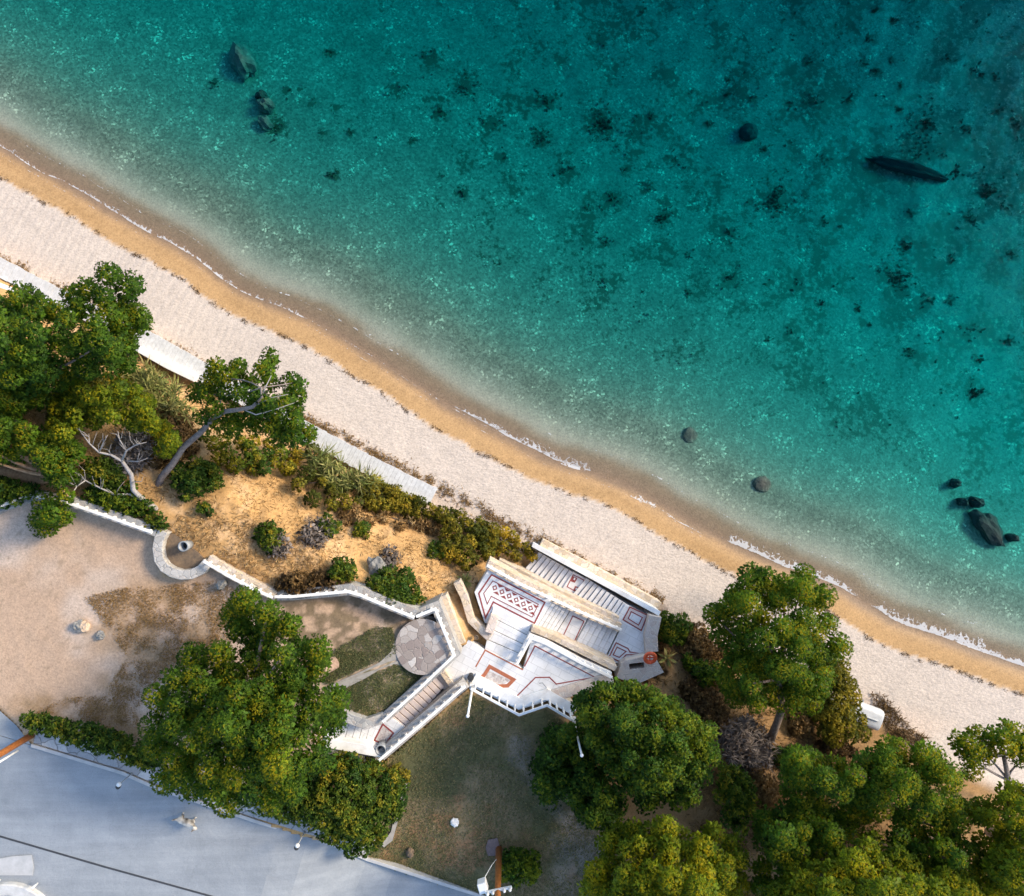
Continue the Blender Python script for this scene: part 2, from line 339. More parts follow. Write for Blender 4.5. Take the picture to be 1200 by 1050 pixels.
def ring_tube(mb, pts, r0, r1, seg=7):
    n = len(pts); mb.tube(pts, [r0 + (r1 - r0) * i / (n - 1) for i in range(n)], seg)
def bezier(a, b, bend, n=6, rng=random):
    a = Vector(a); b = Vector(b); m = (a + b) / 2 + Vector(bend); return [(a * (1 - t) ** 2 + m * 2 * t * (1 - t) + b * t * t) for t in [i / (n - 1) for i in range(n)]]

def tree(name, label, poly, zt_, ze, trunk, mat=L_PINE, rpx=15, seed=1, tint=.35, tr=.3, tufts=200, L=.09, W=.0155, group=None, cat='tree', limbs=7, flat=.72, inset=.30, gap=1.10, barkm=None, layers=1, per=8, extra=None, tspread=.10):
    """poly: crown outline in photo pixels; trunk: list of (px,py,z,radius)."""
    rng = np.random.default_rng(seed); pts = scatter(poly, rpx, rng, gap, inset)
    dist = polydist(pts[:, 0], pts[:, 1], poly); dm = max(dist.max(), 1)
    root = thing(name, label, cat, P(trunk[0][0], trunk[0][1], trunk[0][2]), group)
    lob = []
    for (px, py), d in zip(pts, dist):
        z = ze + (zt_ - ze) * math.sqrt(min(1, d / dm * 1.05)) + rng.normal() * .6
        x, y, _ = P(px, py, z); ppm = PX * H / (H - z)
        r = rpx / ppm * rng.uniform(.8, 1.2); t0 = tint + .09 + tspread * rng.normal()
        lob.append((x, y, z, r, t0))
        for k in range(layers):
            zz = z - rng.uniform(.7, 1.3) ; qx, qy, _ = P(px + rng.normal() * rpx * .35, py + rng.normal() * rpx * .35, zz)
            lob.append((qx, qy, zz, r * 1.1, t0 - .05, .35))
    if extra:
        for px, py, z, rp, t0 in extra:
            x, y, _ = P(px, py, z); lob.append((x, y, z, rp / (PX * H / (H - z)), t0))
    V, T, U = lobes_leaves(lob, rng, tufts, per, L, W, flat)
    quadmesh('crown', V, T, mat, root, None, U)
    mb = MB(); tp = [Vector(P(a, b, c)) for a, b, c, r in trunk]; mb.tube(tp, [t[3] for t in trunk], 10)
    tip = tp[-1]; rr = trunk[-1][3]
    idx = rng.permutation(len(pts))[:limbs]
    for i in idx:
        e = lob[i * (1 + layers)]; b = Vector(e[:3]); b.z -= .25
        st = tp[-1] if rng.random() < .6 or len(tp) < 3 else tp[-2]
        ring_tube(mb, bezier(st, b, (rng.normal() * .4, rng.normal() * .4, -.3)), rr * .7, .03)
    mb.build('trunk', barkm or bark, root, smooth=True)
    return root

def bush(name, label, poly, h, mat=L_SHRUB, rpx=8, seed=1, tint=.35, tufts=80, L=.14, W=.032, group=None, cat='shrub', per=8, rand=.8, up=.4, stem=True, gap=1.0, tspread=.14):
    rng = np.random.default_rng(seed)
    if len(poly) == 3 and not hasattr(poly[0], '__len__'):
        cx, cy, r = poly; poly = [(cx + r * math.cos(a) * (1 + .14 * math.sin(3 * a + seed)), cy + r * math.sin(a) * (1 + .12 * math.cos(2 * a + seed))) for a in [i * math.pi / 8 for i in range(16)]]
    pts = scatter(poly, rpx, rng, gap, .25)
    if len(pts) == 0: pts = np.array([[np.mean([p[0] for p in poly]), np.mean([p[1] for p in poly])]])
    dist = polydist(pts[:, 0], pts[:, 1], poly); dm = max(dist.max(), 1)
    cx, cy = pts.mean(0); root = thing(name, label, cat, G(cx, cy), group)
    zs = zterr(pts[:, 0], pts[:, 1]); lob = []
    for (px, py), d, zg in zip(pts, dist, zs):
        z = zg + h * (.35 + .6 * math.sqrt(d / dm)) + rng.normal() * .06; x, y, _ = P(px, py, z); ppm = PX * H / (H - z)
        lob.append((x, y, z, rpx / ppm * rng.uniform(.8, 1.25), tint + tspread * rng.normal()))
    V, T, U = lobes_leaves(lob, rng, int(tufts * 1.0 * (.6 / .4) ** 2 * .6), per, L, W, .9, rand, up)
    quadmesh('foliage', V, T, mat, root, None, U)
    if stem:
        mb = MB(); b = Vector(G(cx, cy, -.1))
        for i in rng.permutation(len(lob))[:6]:
            e = Vector(lob[i][:3]); ring_tube(mb, bezier(b, e, (0, 0, .1), 4), .05, .015, 5)
        mb.build('stem', bark, root, smooth=True)
    return root
def blades(name, label, pts, zs, L, W, mat, seed, lean=.8, tint=.5, tv=.2, kind='stuff', cat=None, group=None, droop=0):
    rng = np.random.default_rng(seed); n = len(pts)
    k = (H - zs) / H / PX; c = np.column_stack([(pts[:, 0] - 600) * k, (525 - pts[:, 1]) * k, zs])
    d = np.column_stack([rng.normal(size=n) * lean, rng.normal(size=n) * lean, np.ones(n)])
    V = leafquads(c, d, L * (.5 + rng.random(n)), W * (.6 + .8 * rng.random(n)), rng)
    o = quadmesh(name, V, tint + tv * rng.normal(size=n), mat, None, tuple(c[0]))
    return tag(o, label, cat, group, kind)
def clumped(poly, n, rng, thr=.5, scale=18., seed=5, soft_=0):
    xs = [p[0] for p in poly]; ys = [p[1] for p in poly]
    c = np.column_stack([rng.uniform(min(xs), max(xs), n), rng.uniform(min(ys), max(ys), n)])
    ok = inpoly(c[:, 0], c[:, 1], poly) & (fbm(c[:, 0] / scale, c[:, 1] / scale, seed, 4) + .12 * rng.normal(size=n) > thr)
    return c[ok]

def w2(p, z): x, y, _ = P(p[0], p[1], z); return Vector((x, y))
def offsets(pts, wl, wr):      # mitred left and right offset of a world xy polyline
    n = len(pts); Lf, Rt = [], []
    for i in range(n):
        a = (pts[i] - pts[i - 1]).normalized() if i else None
        b = (pts[i + 1] - pts[i]).normalized() if i < n - 1 else None
        if a is None: a = b
        if b is None: b = a
        t = (a + b).normalized(); nn = Vector((-t.y, t.x)); m = 1 / max(.45, nn.dot(Vector((-a.y, a.x))))
        Lf.append(pts[i] + nn * wl * m); Rt.append(pts[i] - nn * wr * m)
    return Lf, Rt
def wallmesh(mb, pts, zt_, zb, wl, wr):
    """a band of wall along world xy pts with its own top and bottom height per point"""
    Lf, Rt = offsets(pts, wl, wr); b = len(mb.v); n = len(pts)
    for i in range(n):
        mb.v += [(Lf[i].x, Lf[i].y, zt_[i]), (Rt[i].x, Rt[i].y, zt_[i]), (Rt[i].x, Rt[i].y, zb[i]), (Lf[i].x, Lf[i].y, zb[i])]
    for i in range(n - 1):
        p, q = b + i * 4, b + i * 4 + 4
        mb.f += [[p + 1, q + 1, q, p], [p + 2, q + 2, q + 1, p + 1], [p, q, q + 3, p + 3], [p + 3, q + 3, q + 2, p + 2]]
    mb.f += [[b, b + 3, b + 2, b + 1], [b + n * 4 - 4, b + n * 4 - 3, b + n * 4 - 2, b + n * 4 - 1]]

# ------------------------------------------------------------------ ground: one sheet from the sea bed to beyond the road
def axis(a, b, step, far):
    core = list(np.arange(a, b + .1, step)); lo = []; hi = []; st = step; x = a
    while x > a - far: st *= 1.35; x -= st; lo.append(x)
    st = step; x = b
    while x < b + far: st *= 1.35; x += st; hi.append(x)
    return np.array(lo[::-1] + core + hi)
AX, AY = axis(-60, 1260, 3.5, 9000), axis(-60, 1110, 3.5, 9000)
GX, GY = np.meshgrid(AX, AY); gx, gy = GX.ravel(), GY.ravel()
gz = zterr(gx, gy); gs, gd = sd_px(gx, gy); gdm = gd / PX
def mixc(a, b, t): return a * (1 - t[:, None]) + np.asarray(b)[None, :] * t[:, None]
n1 = fbm(gx / 40, gy / 40, 21); n2 = fbm(gx / 11, gy / 11, 22); n3 = fbm(gx / 90, gy / 90, 23); n4 = fbm(gx / 5, gy / 5, 25, 3)
colr = np.tile(np.array([[.222, .195, .14]]), (len(gx), 1))                              # pale pebbly sea bed
colr = mixc(colr, (.33, .28, .215), 1 - sstep(1.0, 3.8, -gdm + (n1 - .5) * 1.5))       # brownish sand in the shallows
SG = [(705, 45, 12), (657, 72, 9), (750, 12, 9), (1025, 12, 7), (1045, 25, 8), (1017, 45, 7), (1012, 72, 9), (1025, 84, 9), (1045, 71, 7), (945, 74, 8), (862, 85, 7), (852, 95, 7), (852, 111, 8), (882, 116, 6), (812, 109, 4), (950, 120, 12), (995, 117, 10), (925, 122, 7), (1052, 129, 8), (830, 145, 6), (785, 186, 10), (927, 171, 8), (895, 175, 7), (762, 137, 9), (970, 187, 12), (1140, 75, 10), (1110, 67, 7), (1150, 87, 8), (1165, 91, 7), (1172, 55, 7), (1055, 100, 9), (1085, 145, 22), (1130, 152, 10), (640, 120, 15), (632, 162, 15), (705, 145, 24), (665, 202, 12), (715, 232, 11), (687, 245, 7), (735, 200, 8), (757, 220, 8), (745, 180, 9), (777, 255, 14), (707, 285, 9), (705, 330, 6), (805, 300, 6), (835, 267, 4), (855, 275, 9), (910, 235, 26), (965, 261, 6), (985, 266, 5), (855, 327, 16), (902, 332, 7), (932, 332, 10), (1005, 362, 7), (1087, 355, 9), (1114, 353, 7), (1115, 305, 9), (1012, 377, 8), (1050, 325, 22), (1062, 290, 16), (1160, 225, 26), (1067, 250, 8), (1135, 257, 13), (1140, 387, 11), (1182, 400, 8), (1145, 422, 9), (1142, 462, 18), (1065, 415, 10), (960, 357, 6), (925, 387, 5), (900, 398, 5), (877, 387, 4), (807, 342, 5), (1185, 295, 11), (977, 495, 6), (507, 70, 15), (545, 100, 16), (465, 107, 12), (515, 132, 10), (542, 227, 10), (390, 205, 9), (387, 62, 8), (365, 120, 7), (395, 127, 6), (335, 107, 6), (350, 105, 5), (250, 97, 6), (575, 145, 16), (585, 185, 9), (517, 205, 6), (482, 165, 6), (410, 155, 6), (377, 157, 6), (325, 150, 14), (1190, 150, 18), (1120, 200, 20), (1190, 240, 14), (1080, 180, 18), (1170, 130, 12)]
wk = np.zeros(len(gx))
for cx, cy, r in SG:
    near = np.abs(gx - cx) + np.abs(gy - cy) < 5 * r
    wk[near] = np.maximum(wk[near], np.exp(-((gx[near] - cx) ** 2 + ((gy[near] - cy) * 1.15) ** 2) / (r * 1.05) ** 2))
wfield = np.clip(fbm(gx / 30, gy / 30, 51, 4) * 1.7 - .54 + .00045 * (gx - 700) - .0002 * gy, 0, .75) * sstep(5, 11, -gdm) * sstep(330, 560, gx + .25 * gy)
weed = np.clip(np.maximum(wk * .9, wfield), 0, 1)
colr = mixc(colr, (.15, .13, .09), sstep(.52, .70, n2 * .5 + n1 * .5) * sstep(4, 12, -gdm) * .55)
colr = mixc(colr, (.20, .125, .072), sstep(-1.5, -.7, gdm + (n1 - .5) * .8) * .85)     # soaked sand of the swash
edge = gdm + (n1 - .5) * .5
colr = mixc(colr, (.41, .255, .12), sstep(.05, .6, edge)); st_ = fbm(gs / 70, gd / 4, 61); colr = mixc(colr, (.33, .20, .09), sstep(.05, .6, edge) * sstep(.5, .7, st_) * .7)                            # orange damp sand
colr = mixc(colr, (.49, .42, .362), sstep(1.45, 1.62, gdm + (n2 - .5) * .35))   # dry pale sand
colr = mixc(colr, (.54, .43, .35), sstep(4.0, 5.2, gdm + (n1 - .5)) * .6)
colr = mixc(colr, (.46, .275, .115), sstep(5.6, 6.3, gdm + (n2 - .5) * 1.0))             # straw and earth of the bank
slope = sstep(5.8, 6.5, gdm)
colr = mixc(colr, (.57, .375, .20), slope * sstep(.48, .62, n1 * .6 + n2 * .4) * .9)
colr = mixc(colr, (.16, .10, .045), slope * sstep(.58, .72, n2 * .6 + n4 * .4) * .7)
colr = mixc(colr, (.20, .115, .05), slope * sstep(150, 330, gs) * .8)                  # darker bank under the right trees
# level yard behind the wall
YARD = [(-400, 420), (0, 600), (45, 583), (85, 590), (183, 624), (190, 676), (215, 678), (243, 660), (300, 690), (324, 700), (412, 694), (487, 722), (512, 712), (534, 766), (450, 842), (420, 852), (380, 900), (300, 960), (40, 872), (0, 830), (-400, 660)]
yard = soft(gx, gy, YARD, 6)
colr = mixc(colr, (.48, .335, .23), yard)
colr = mixc(colr, (.54, .42, .33), yard * sstep(.45, .65, n3))
colr = mixc(colr, (.50, .43, .37), soft(gx, gy, [(1060, 870), (1120, 850), (1260, 900), (1260, 935), (1180, 930), (1130, 905)], 20))
def ell(cx, cy, a, b, rot=0):
    dx, dy = gx - cx, gy - cy; ca, sa = math.cos(rot), math.sin(rot); return np.hypot((dx * ca + dy * sa) / a, (-dx * sa + dy * ca) / b)
gr = np.maximum(sstep(1.25, .6, ell(190, 735, 95, 55, .1)), sstep(1.2, .7, ell(100, 845, 95, 28, .2)))
gr = np.maximum(gr, .8 * sstep(1.2, .5, ell(140, 800, 30, 18))) * sstep(.38, .55, n2 * .5 + n1 * .5)
colr = mixc(colr, (.31, .19, .085), yard * gr * .6)
colr = mixc(colr, (.22, .16, .10), yard * sstep(.62, .75, n4 * .6 + n2 * .4) * .5)
GARDEN = [(372, 790), (395, 760), (440, 735), (460, 735), (466, 765), (530, 765), (452, 838), (425, 845), (405, 840), (395, 815)]
gard = soft(gx, gy, GARDEN, 14) * sstep(.30, .5, n2)
colr = mixc(colr, (.095, .100, .042), gard * .85)
colr = mixc(colr, (.16, .12, .07), soft(gx, gy, [(330, 705), (410, 698), (485, 725), (462, 740), (440, 738), (395, 765), (370, 790), (345, 770)], 14) * sstep(.46, .6, n2) * .8)
LAWN = [(455, 885), (470, 875), (548, 812), (608, 838), (640, 830), (680, 860), (720, 960), (720, 1300), (560, 1300), (400, 990), (440, 950)]
lawn = soft(gx, gy, LAWN, 10)
colr = mixc(colr, (.25, .19, .105), lawn)
colr = mixc(colr, (.125, .12, .055), lawn * sstep(.42, .6, n1))
colr = mixc(colr, (.30, .17, .085), lawn * sstep(.50, .64, n2 * .45 + n3 * .55) * .85)
gp = sstep(22, 6, polydist(gx, gy, [(610, 880), (640, 930), (668, 965), (700, 1010), (660, 985)], False) + (n2 - .5) * 26)
colr = mixc(colr, (.30, .26, .23), gp * .7 * (n4 * .8 + .3))
colr = mixc(colr, (.30, .27, .25), soft(gx, gy, [(660, 960), (700, 970), (700, 1060), (640, 1060)], 20) * .35)
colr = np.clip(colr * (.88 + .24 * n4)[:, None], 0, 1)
sandm = sstep(1.45, 1.65, gdm + (n2 - .5) * .5) * (1 - sstep(5.8, 6.4, gdm))
wet = 1 - sstep(.3, 1.0, gdm); bed = sstep(.8, 3.5, -gdm)
rak = sstep(330, 60, gs + 300 + 260) if False else 1 - sstep(-420, -120, gs)
nx, ny = len(AX), len(AY)
kk = (H - gz) / H / PX
gv = np.column_stack([(gx - 600) * kk, (525 - gy) * kk, gz])
ii = np.arange((ny - 1) * (nx - 1)); r_, c_ = ii // (nx - 1), ii % (nx - 1); a_ = r_ * nx + c_
gf = np.column_stack([a_ + nx, a_ + nx + 1, a_ + 1, a_]).astype(np.int32)
me = bpy.data.meshes.new('ground'); me.vertices.add(len(gv)); me.vertices.foreach_set('co', gv.astype(np.float32).ravel())
me.loops.add(gf.size); me.loops.foreach_set('vertex_index', gf.ravel()); me.polygons.add(len(gf))
me.polygons.foreach_set('loop_start', np.arange(0, gf.size, 4, dtype=np.int32)); me.polygons.foreach_set('loop_total', np.full(len(gf), 4, np.int32))
me.polygons.foreach_set('use_smooth', np.ones(len(gf), bool))
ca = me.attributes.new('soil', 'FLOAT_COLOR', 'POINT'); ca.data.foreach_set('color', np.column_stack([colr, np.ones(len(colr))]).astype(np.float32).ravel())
for nm, arr in (('sandy', sandm), ('wet', wet), ('bed', bed), ('raked', rak), ('weed', weed)):
    at = me.attributes.new(nm, 'FLOAT', 'POINT'); at.data.foreach_set('value', np.asarray(arr).astype(np.float32))
me.update(calc_edges=True)
gm, gn, gb = newmat('ground_soil')
def attr(n): return N(gn, 'ShaderNodeAttribute', attribute_name=n)
tc = N(gn, 'ShaderNodeTexCoord'); A1 = attr('soil')
f1 = N(gn, 'ShaderNodeTexNoise', Scale=9, Detail=8, Roughness=.7); gn.links.new(tc.outputs['Object'], f1.inputs['Vector'])
mu = N(gn, 'ShaderNodeMixRGB', blend_type='MULTIPLY', Fac=1); gn.links.new(A1.outputs['Color'], mu.inputs[1])
gn.links.new(ramp(gn, f1.outputs[0], [(.25, (.62, .62, .62)), (.5, (.95, .95, .95)), (.78, (1.25, 1.22, 1.2))]), mu.inputs[2])
f2 = N(gn, 'ShaderNodeTexNoise', Scale=38, Detail=3, Roughness=.6); gn.links.new(tc.outputs['Object'], f2.inputs['Vector'])
mu0 = mu; mu = N(gn, 'ShaderNodeMixRGB', blend_type='MULTIPLY', Fac=.8); gn.links.new(mu0.outputs[0], mu.inputs[1]); gn.links.new(ramp(gn, f2.outputs[0], [(.3, (.62, .60, .58)), (.46, (1, 1, 1)), (.7, (1.12, 1.12, 1.12))]), mu.inputs[2])
# pebbles and weed of the sea bed
vb = N(gn, 'ShaderNodeTexVoronoi', Scale=9, Randomness=1.0); gn.links.new(tc.outputs['Object'], vb.inputs['Vector'])
sb = N(gn, 'ShaderNodeSeparateColor'); gn.links.new(vb.outputs['Color'], sb.inputs[0])
cb = N(gn, 'ShaderNodeTexNoise', Scale=.9, Detail=5, Roughness=.6); gn.links.new(tc.outputs['Object'], cb.inputs['Vector'])
ad = N(gn, 'ShaderNodeMath', operation='MULTIPLY'); gn.links.new(sb.outputs[0], ad.inputs[0]); gn.links.new(ramp(gn, cb.outputs[0], [(.3, (.45,) * 3), (.7, (1.0,) * 3)]), ad.inputs[1])
pebc = ramp(gn, ad.outputs[0], [(.05, (.48,) * 3), (.55, (.80,) * 3), (.74, (1.05,) * 3), (.90, (2.3, 2.3, 2.2))])
mb2 = N(gn, 'ShaderNodeMixRGB', blend_type='MULTIPLY'); AB = attr('bed'); gn.links.new(AB.outputs['Fac'], mb2.inputs[0]); gn.links.new(mu.outputs[0], mb2.inputs[1]); gn.links.new(pebc, mb2.inputs[2])
AWD = attr('weed'); wn1 = N(gn, 'ShaderNodeTexNoise', Scale=3.0, Detail=9, Roughness=.68); gn.links.new(tc.outputs['Object'], wn1.inputs['Vector'])
wsc = N(gn, 'ShaderNodeMath', operation='MULTIPLY'); gn.links.new(AWD.outputs['Fac'], wsc.inputs[0]); wsc.inputs[1].default_value = .30
wad = N(gn, 'ShaderNodeMath', operation='ADD'); gn.links.new(wsc.outputs[0], wad.inputs[0]); gn.links.new(wn1.outputs[0], wad.inputs[1])
wmk = ramp(gn, wad.outputs[0], [(.615, (0,) * 3), (.71, (.94,) * 3)]); wmb = N(gn, 'ShaderNodeMath', operation='MULTIPLY'); gn.links.new(wmk, wmb.inputs[0]); gn.links.new(AB.outputs['Fac'], wmb.inputs[1])
mb3 = N(gn, 'ShaderNodeMixRGB'); gn.links.new(wmb.outputs[0], mb3.inputs[0]); gn.links.new(mb2.outputs[0], mb3.inputs[1]); mb3.inputs[2].default_value = (.03, .04, .022, 1)
gn.links.new(mb3.outputs[0], gb.inputs['Base Color'])
AW = attr('wet'); rr_ = N(gn, 'ShaderNodeMapRange'); gn.links.new(AW.outputs['Fac'], rr_.inputs[0]); rr_.inputs[3].default_value = .95; rr_.inputs[4].default_value = .45; gn.links.new(rr_.outputs[0], gb.inputs['Roughness'])
gb.inputs['Specular IOR Level'].default_value = .25
# rake ripples on the left, trodden dimples to the right
mp = N(gn, 'ShaderNodeMapping'); mp.inputs['Rotation'].default_value = (0, 0, math.radians(22)); gn.links.new(tc.outputs['Object'], mp.inputs[0])
wv = N(gn, 'ShaderNodeTexWave', Scale=.75, Distortion=3.2, Detail=3); wv.inputs['Detail Scale'].default_value = .6; gn.links.new(mp.outputs[0], wv.inputs['Vector'])
mp2 = N(gn, 'ShaderNodeMapping'); mp2.inputs['Rotation'].default_value = (0, 0, math.radians(27)); mp2.inputs['Scale'].default_value = (1, 1.9, 1); gn.links.new(tc.outputs['Object'], mp2.inputs[0])
dv = N(gn, 'ShaderNodeTexNoise', Scale=3.6, Detail=3, Roughness=.55); gn.links.new(mp2.outputs[0], dv.inputs['Vector'])
AR = attr('raked'); hm = N(gn, 'ShaderNodeMix'); gn.links.new(AR.outputs['Fac'], hm.inputs[0])
dm_ = N(gn, 'ShaderNodeMath', operation='MULTIPLY'); gn.links.new(dv.outputs[0], dm_.inputs[0]); dm_.inputs[1].default_value = 1.3
wm_ = N(gn, 'ShaderNodeMath', operation='MULTIPLY'); gn.links.new(wv.outputs['Fac'], wm_.inputs[0]); wm_.inputs[1].default_value = .22
wd_ = N(gn, 'ShaderNodeMath', operation='ADD'); gn.links.new(wm_.outputs[0], wd_.inputs[0])
dh_ = N(gn, 'ShaderNodeMath', operation='MULTIPLY'); gn.links.new(dv.outputs[0], dh_.inputs[0]); dh_.inputs[1].default_value = .5; gn.links.new(dh_.outputs[0], wd_.inputs[1])
gn.links.new(dm_.outputs[0], hm.inputs[2]); gn.links.new(wd_.outputs[0], hm.inputs[3])
ASN = attr('sandy'); sm = N(gn, 'ShaderNodeMath', operation='MULTIPLY'); gn.links.new(ASN.outputs['Fac'], sm.inputs[0]); gn.links.new(hm.outputs[0], sm.inputs[1])
b1 = N(gn, 'ShaderNodeBump', Strength=1.0, Distance=.038); gn.links.new(sm.outputs[0], b1.inputs['Height'])
b2 = N(gn, 'ShaderNodeBump', Strength=.35, Distance=.05); gn.links.new(f1.outputs[0], b2.inputs['Height']); gn.links.new(b1.outputs[0], b2.inputs['Normal']); gn.links.new(b2.outputs[0], gb.inputs['Normal'])
tag(_link('ground', me, gm, None, (0, 0, 0)), kind='structure')

# ------------------------------------------------------------------ sea
wmt, wn_, _ = newmat('sea_water'); wn_.nodes.remove(wn_.nodes['Principled BSDF']); out = wn_.nodes['Material Output']
tb = N(wn_, 'ShaderNodeBsdfTransparent'); gl = N(wn_, 'ShaderNodeBsdfGlossy', Roughness=.08); fr = N(wn_, 'ShaderNodeFresnel', IOR=1.33); mx = N(wn_, 'ShaderNodeMixShader')
geo = N(wn_, 'ShaderNodeNewGeometry'); ior = N(wn_, 'ShaderNodeMapRange'); wn_.links.new(geo.outputs['Backfacing'], ior.inputs[0]); ior.inputs[3].default_value = 1.06; ior.inputs[4].default_value = .943; wn_.links.new(ior.outputs[0], fr.inputs['IOR'])
tcw = N(wn_, 'ShaderNodeTexCoord'); mpw = N(wn_, 'ShaderNodeMapping'); mpw.inputs['Rotation'].default_value = (0, 0, math.radians(30)); mpw.inputs['Scale'].default_value = (1, 2.6, 1)
wnz = N(wn_, 'ShaderNodeTexNoise', Scale=2.2, Detail=6, Roughness=.6); wn_.links.new(tcw.outputs['Object'], mpw.inputs[0]); wn_.links.new(mpw.outputs[0], wnz.inputs['Vector'])
bw = N(wn_, 'ShaderNodeBump', Strength=.5, Distance=.10); wn_.links.new(wnz.outputs[0], bw.inputs['Height'])
wn_.links.new(bw.outputs[0], gl.inputs['Normal']); wn_.links.new(bw.outputs[0], fr.inputs['Normal'])
wn_.links.new(fr.outputs[0], mx.inputs[0]); wn_.links.new(tb.outputs[0], mx.inputs[1]); wn_.links.new(gl.outputs[0], mx.inputs[2]); wn_.links.new(mx.outputs[0], out.inputs[0])
va = N(wn_, 'ShaderNodeVolumeAbsorption', Density=1.0); va.inputs['Color'].default_value = (.18, .924, .950, 1); wn_.links.new(va.outputs[0], out.inputs['Volume'])
mb = MB(); mb.box((0, 0, -9), (900, 900, 18)); tag(mb.build('sea', wmt, origin=(0, 0, 0)), kind='structure')

# foam along the swash line
fmt, fn, fb = newmat('sea_foam'); fb.inputs['Base Color'].default_value = (.8, .8, .8, 1)
ft = N(fn, 'ShaderNodeTexCoord'); fz = N(fn, 'ShaderNodeTexNoise', Scale=2.6, Detail=8, Roughness=.75); fn.links.new(ft.outputs['Object'], fz.inputs['Vector'])
fa = N(fn, 'ShaderNodeAttribute', attribute_name='tint'); fadd = N(fn, 'ShaderNodeMath', operation='ADD'); fn.links.new(fz.outputs[0], fadd.inputs[0]); fn.links.new(fa.outputs['Fac'], fadd.inputs[1])
fv = N(fn, 'ShaderNodeTexVoronoi', Scale=3.2, feature='DISTANCE_TO_EDGE'); fw = N(fn, 'ShaderNodeMixRGB', blend_type='ADD', Fac=.5); fn.links.new(ft.outputs['Object'], fw.inputs[1]); fn.links.new(fz.outputs[1], fw.inputs[2]); fn.links.new(fw.outputs[0], fv.inputs['Vector'])
fe = ramp(fn, fv.outputs['Distance'], [(0, (.16,) * 3), (.22, (-.0,) * 3)]); fad2 = N(fn, 'ShaderNodeMath', operation='ADD'); fn.links.new(fadd.outputs[0], fad2.inputs[0]); fn.links.new(fe, fad2.inputs[1])
fal = ramp(fn, fad2.outputs[0], [(.97, (0,) * 3), (1.26, (.55,) * 3)]); fn.links.new(fal, fb.inputs['Alpha'])
def foam(lines, name):
    V = []; F = []; T = []
    for s0, s1, off, wid, inten in lines:
        S = np.arange(s0, s1, 4.0); prev = None
        for s in S:
            o = off + 6 * (fbm(s / 40, off, 31) - .5) ; wd = wid * (.35 + 1.3 * float(vnoise(s / 35, off * 1.3, 8)))
            fade = min(1, (s - s0) / 40, (s1 - s) / 40); row = []
            for j, (q, a) in enumerate([(-1.0, -.5), (-.5, .1), (-.1, inten), (0, inten + .12), (.08, -.5)]):
                dd = o + wd * q + np.interp(s, _ss, _sd); px = 600 + s * SA[0] + dd * SB[0]; py = 502 + s * SA[1] + dd * SB[1]
                z = max(.012, zt(px, py) + .012) ; row.append(len(V)); V.append(P(px, py, z)); T.append(a * fade - .5 * (1 - fade))
            if prev:
                for j in range(4): F.append([prev[j], prev[j + 1], row[j + 1], row[j]])
            prev = row
    me = bpy.data.meshes.new(name); me.from_pydata(V, [], F); a = me.attributes.new('tint', 'FLOAT', 'POINT'); a.data.foreach_set('value', np.array(T, np.float32)); me.update()
    return tag(_link(name, me, fmt, None, (0, 0, 0)), 'thin white lace of foam along the edge of the sea', None, None, 'stuff')
foam([(-760, -240, 0, 16, .34), (-330, 40, 2, 9, .24), (-100, 140, -2, 24, .42), (40, 130, 0, 22, .50), (120, 290, 6, 12, .36), (250, 480, -2, 30, .44), (440, 720, -2, 34, .46), (-720, -100, -16, 14, .24), (0, 640, -26, 16, .22), (-720, 300, 8, 6, .22)], 'sea_foam')

# ------------------------------------------------------------------ road, kerb, pavement
def strip_px(name, line, o0, o1, zf, mat, lab=None, step=30):
    """flat sheet between two pixel offsets of a line, heights from zf(px,py)"""
    d = [(line[i][0] + (line[i + 1][0] - line[i][0]) * t, line[i][1] + (line[i + 1][1] - line[i][1]) * t) for i in range(len(line) - 1) for t in np.linspace(0, 1, max(2, int(math.dist(line[i], line[i + 1]) / step)), endpoint=False)] + [line[-1]]
    nrm = []
    for i in range(len(d)):
        a, b = d[max(0, i - 1)], d[min(len(d) - 1, i + 1)]; L_ = math.dist(a, b); nrm.append((-(b[1] - a[1]) / L_, (b[0] - a[0]) / L_))
    rows = max(2, int(abs(o1 - o0) / 60) + 2); V = []; F = []
    for p, n_ in zip(d, nrm):
        for k in range(rows):
            o = o0 + (o1 - o0) * k / (rows - 1); x, y = p[0] + n_[0] * o, p[1] + n_[1] * o; V.append(P(x, y, zf(x, y)))
    for i in range(len(d) - 1):
        for k in range(rows - 1): a = i * rows + k; F.append([a, a + 1, a + rows + 1, a + rows][::-1])
    me = bpy.data.meshes.new(name); me.from_pydata(V, [], F); me.update(); return _link(name, me, mat, None, (0, 0, 0))
def zroad(x, y): return float(plateau(sd_px(x, y)[0])) - .06
KR = [p for p in KERB if -600 < p[0] < 2000]; KR = [(-700, 647)] + KR
tag(strip_px('road', KR, 0, 900, zroad, asphalt), kind='structure')
mb = MB(); mb.prism([P(x, y, zroad(x, y) + .004) for x, y in [(-300, 690), (0, 833), (19, 850), (37, 873), (-300, 771)]], [P(x, y, 6.2) for x, y in [(-300, 690), (0, 833), (19, 850), (37, 873), (-300, 771)]])
tag(mb.build('side_road', asphalt), kind='structure')
kp = [w2(p, zroad(*p)) for p in KERB if -400 < p[0] < 1400]
kz = [zroad(*p) for p in KERB if -400 < p[0] < 1400]
kx = [i for i, p in enumerate([q for q in KERB if -400 < q[0] < 1400]) if p[0] >= 38]
mb = MB(); wallmesh(mb, [kp[i] for i in kx], [kz[i] + .18 for i in kx], [kz[i] - .3 for i in kx], .17, 0); tag(mb.build('kerb', conc, bevel=.02), kind='structure')
KP = [p for p in KERB if 38 <= p[0] <= 430]
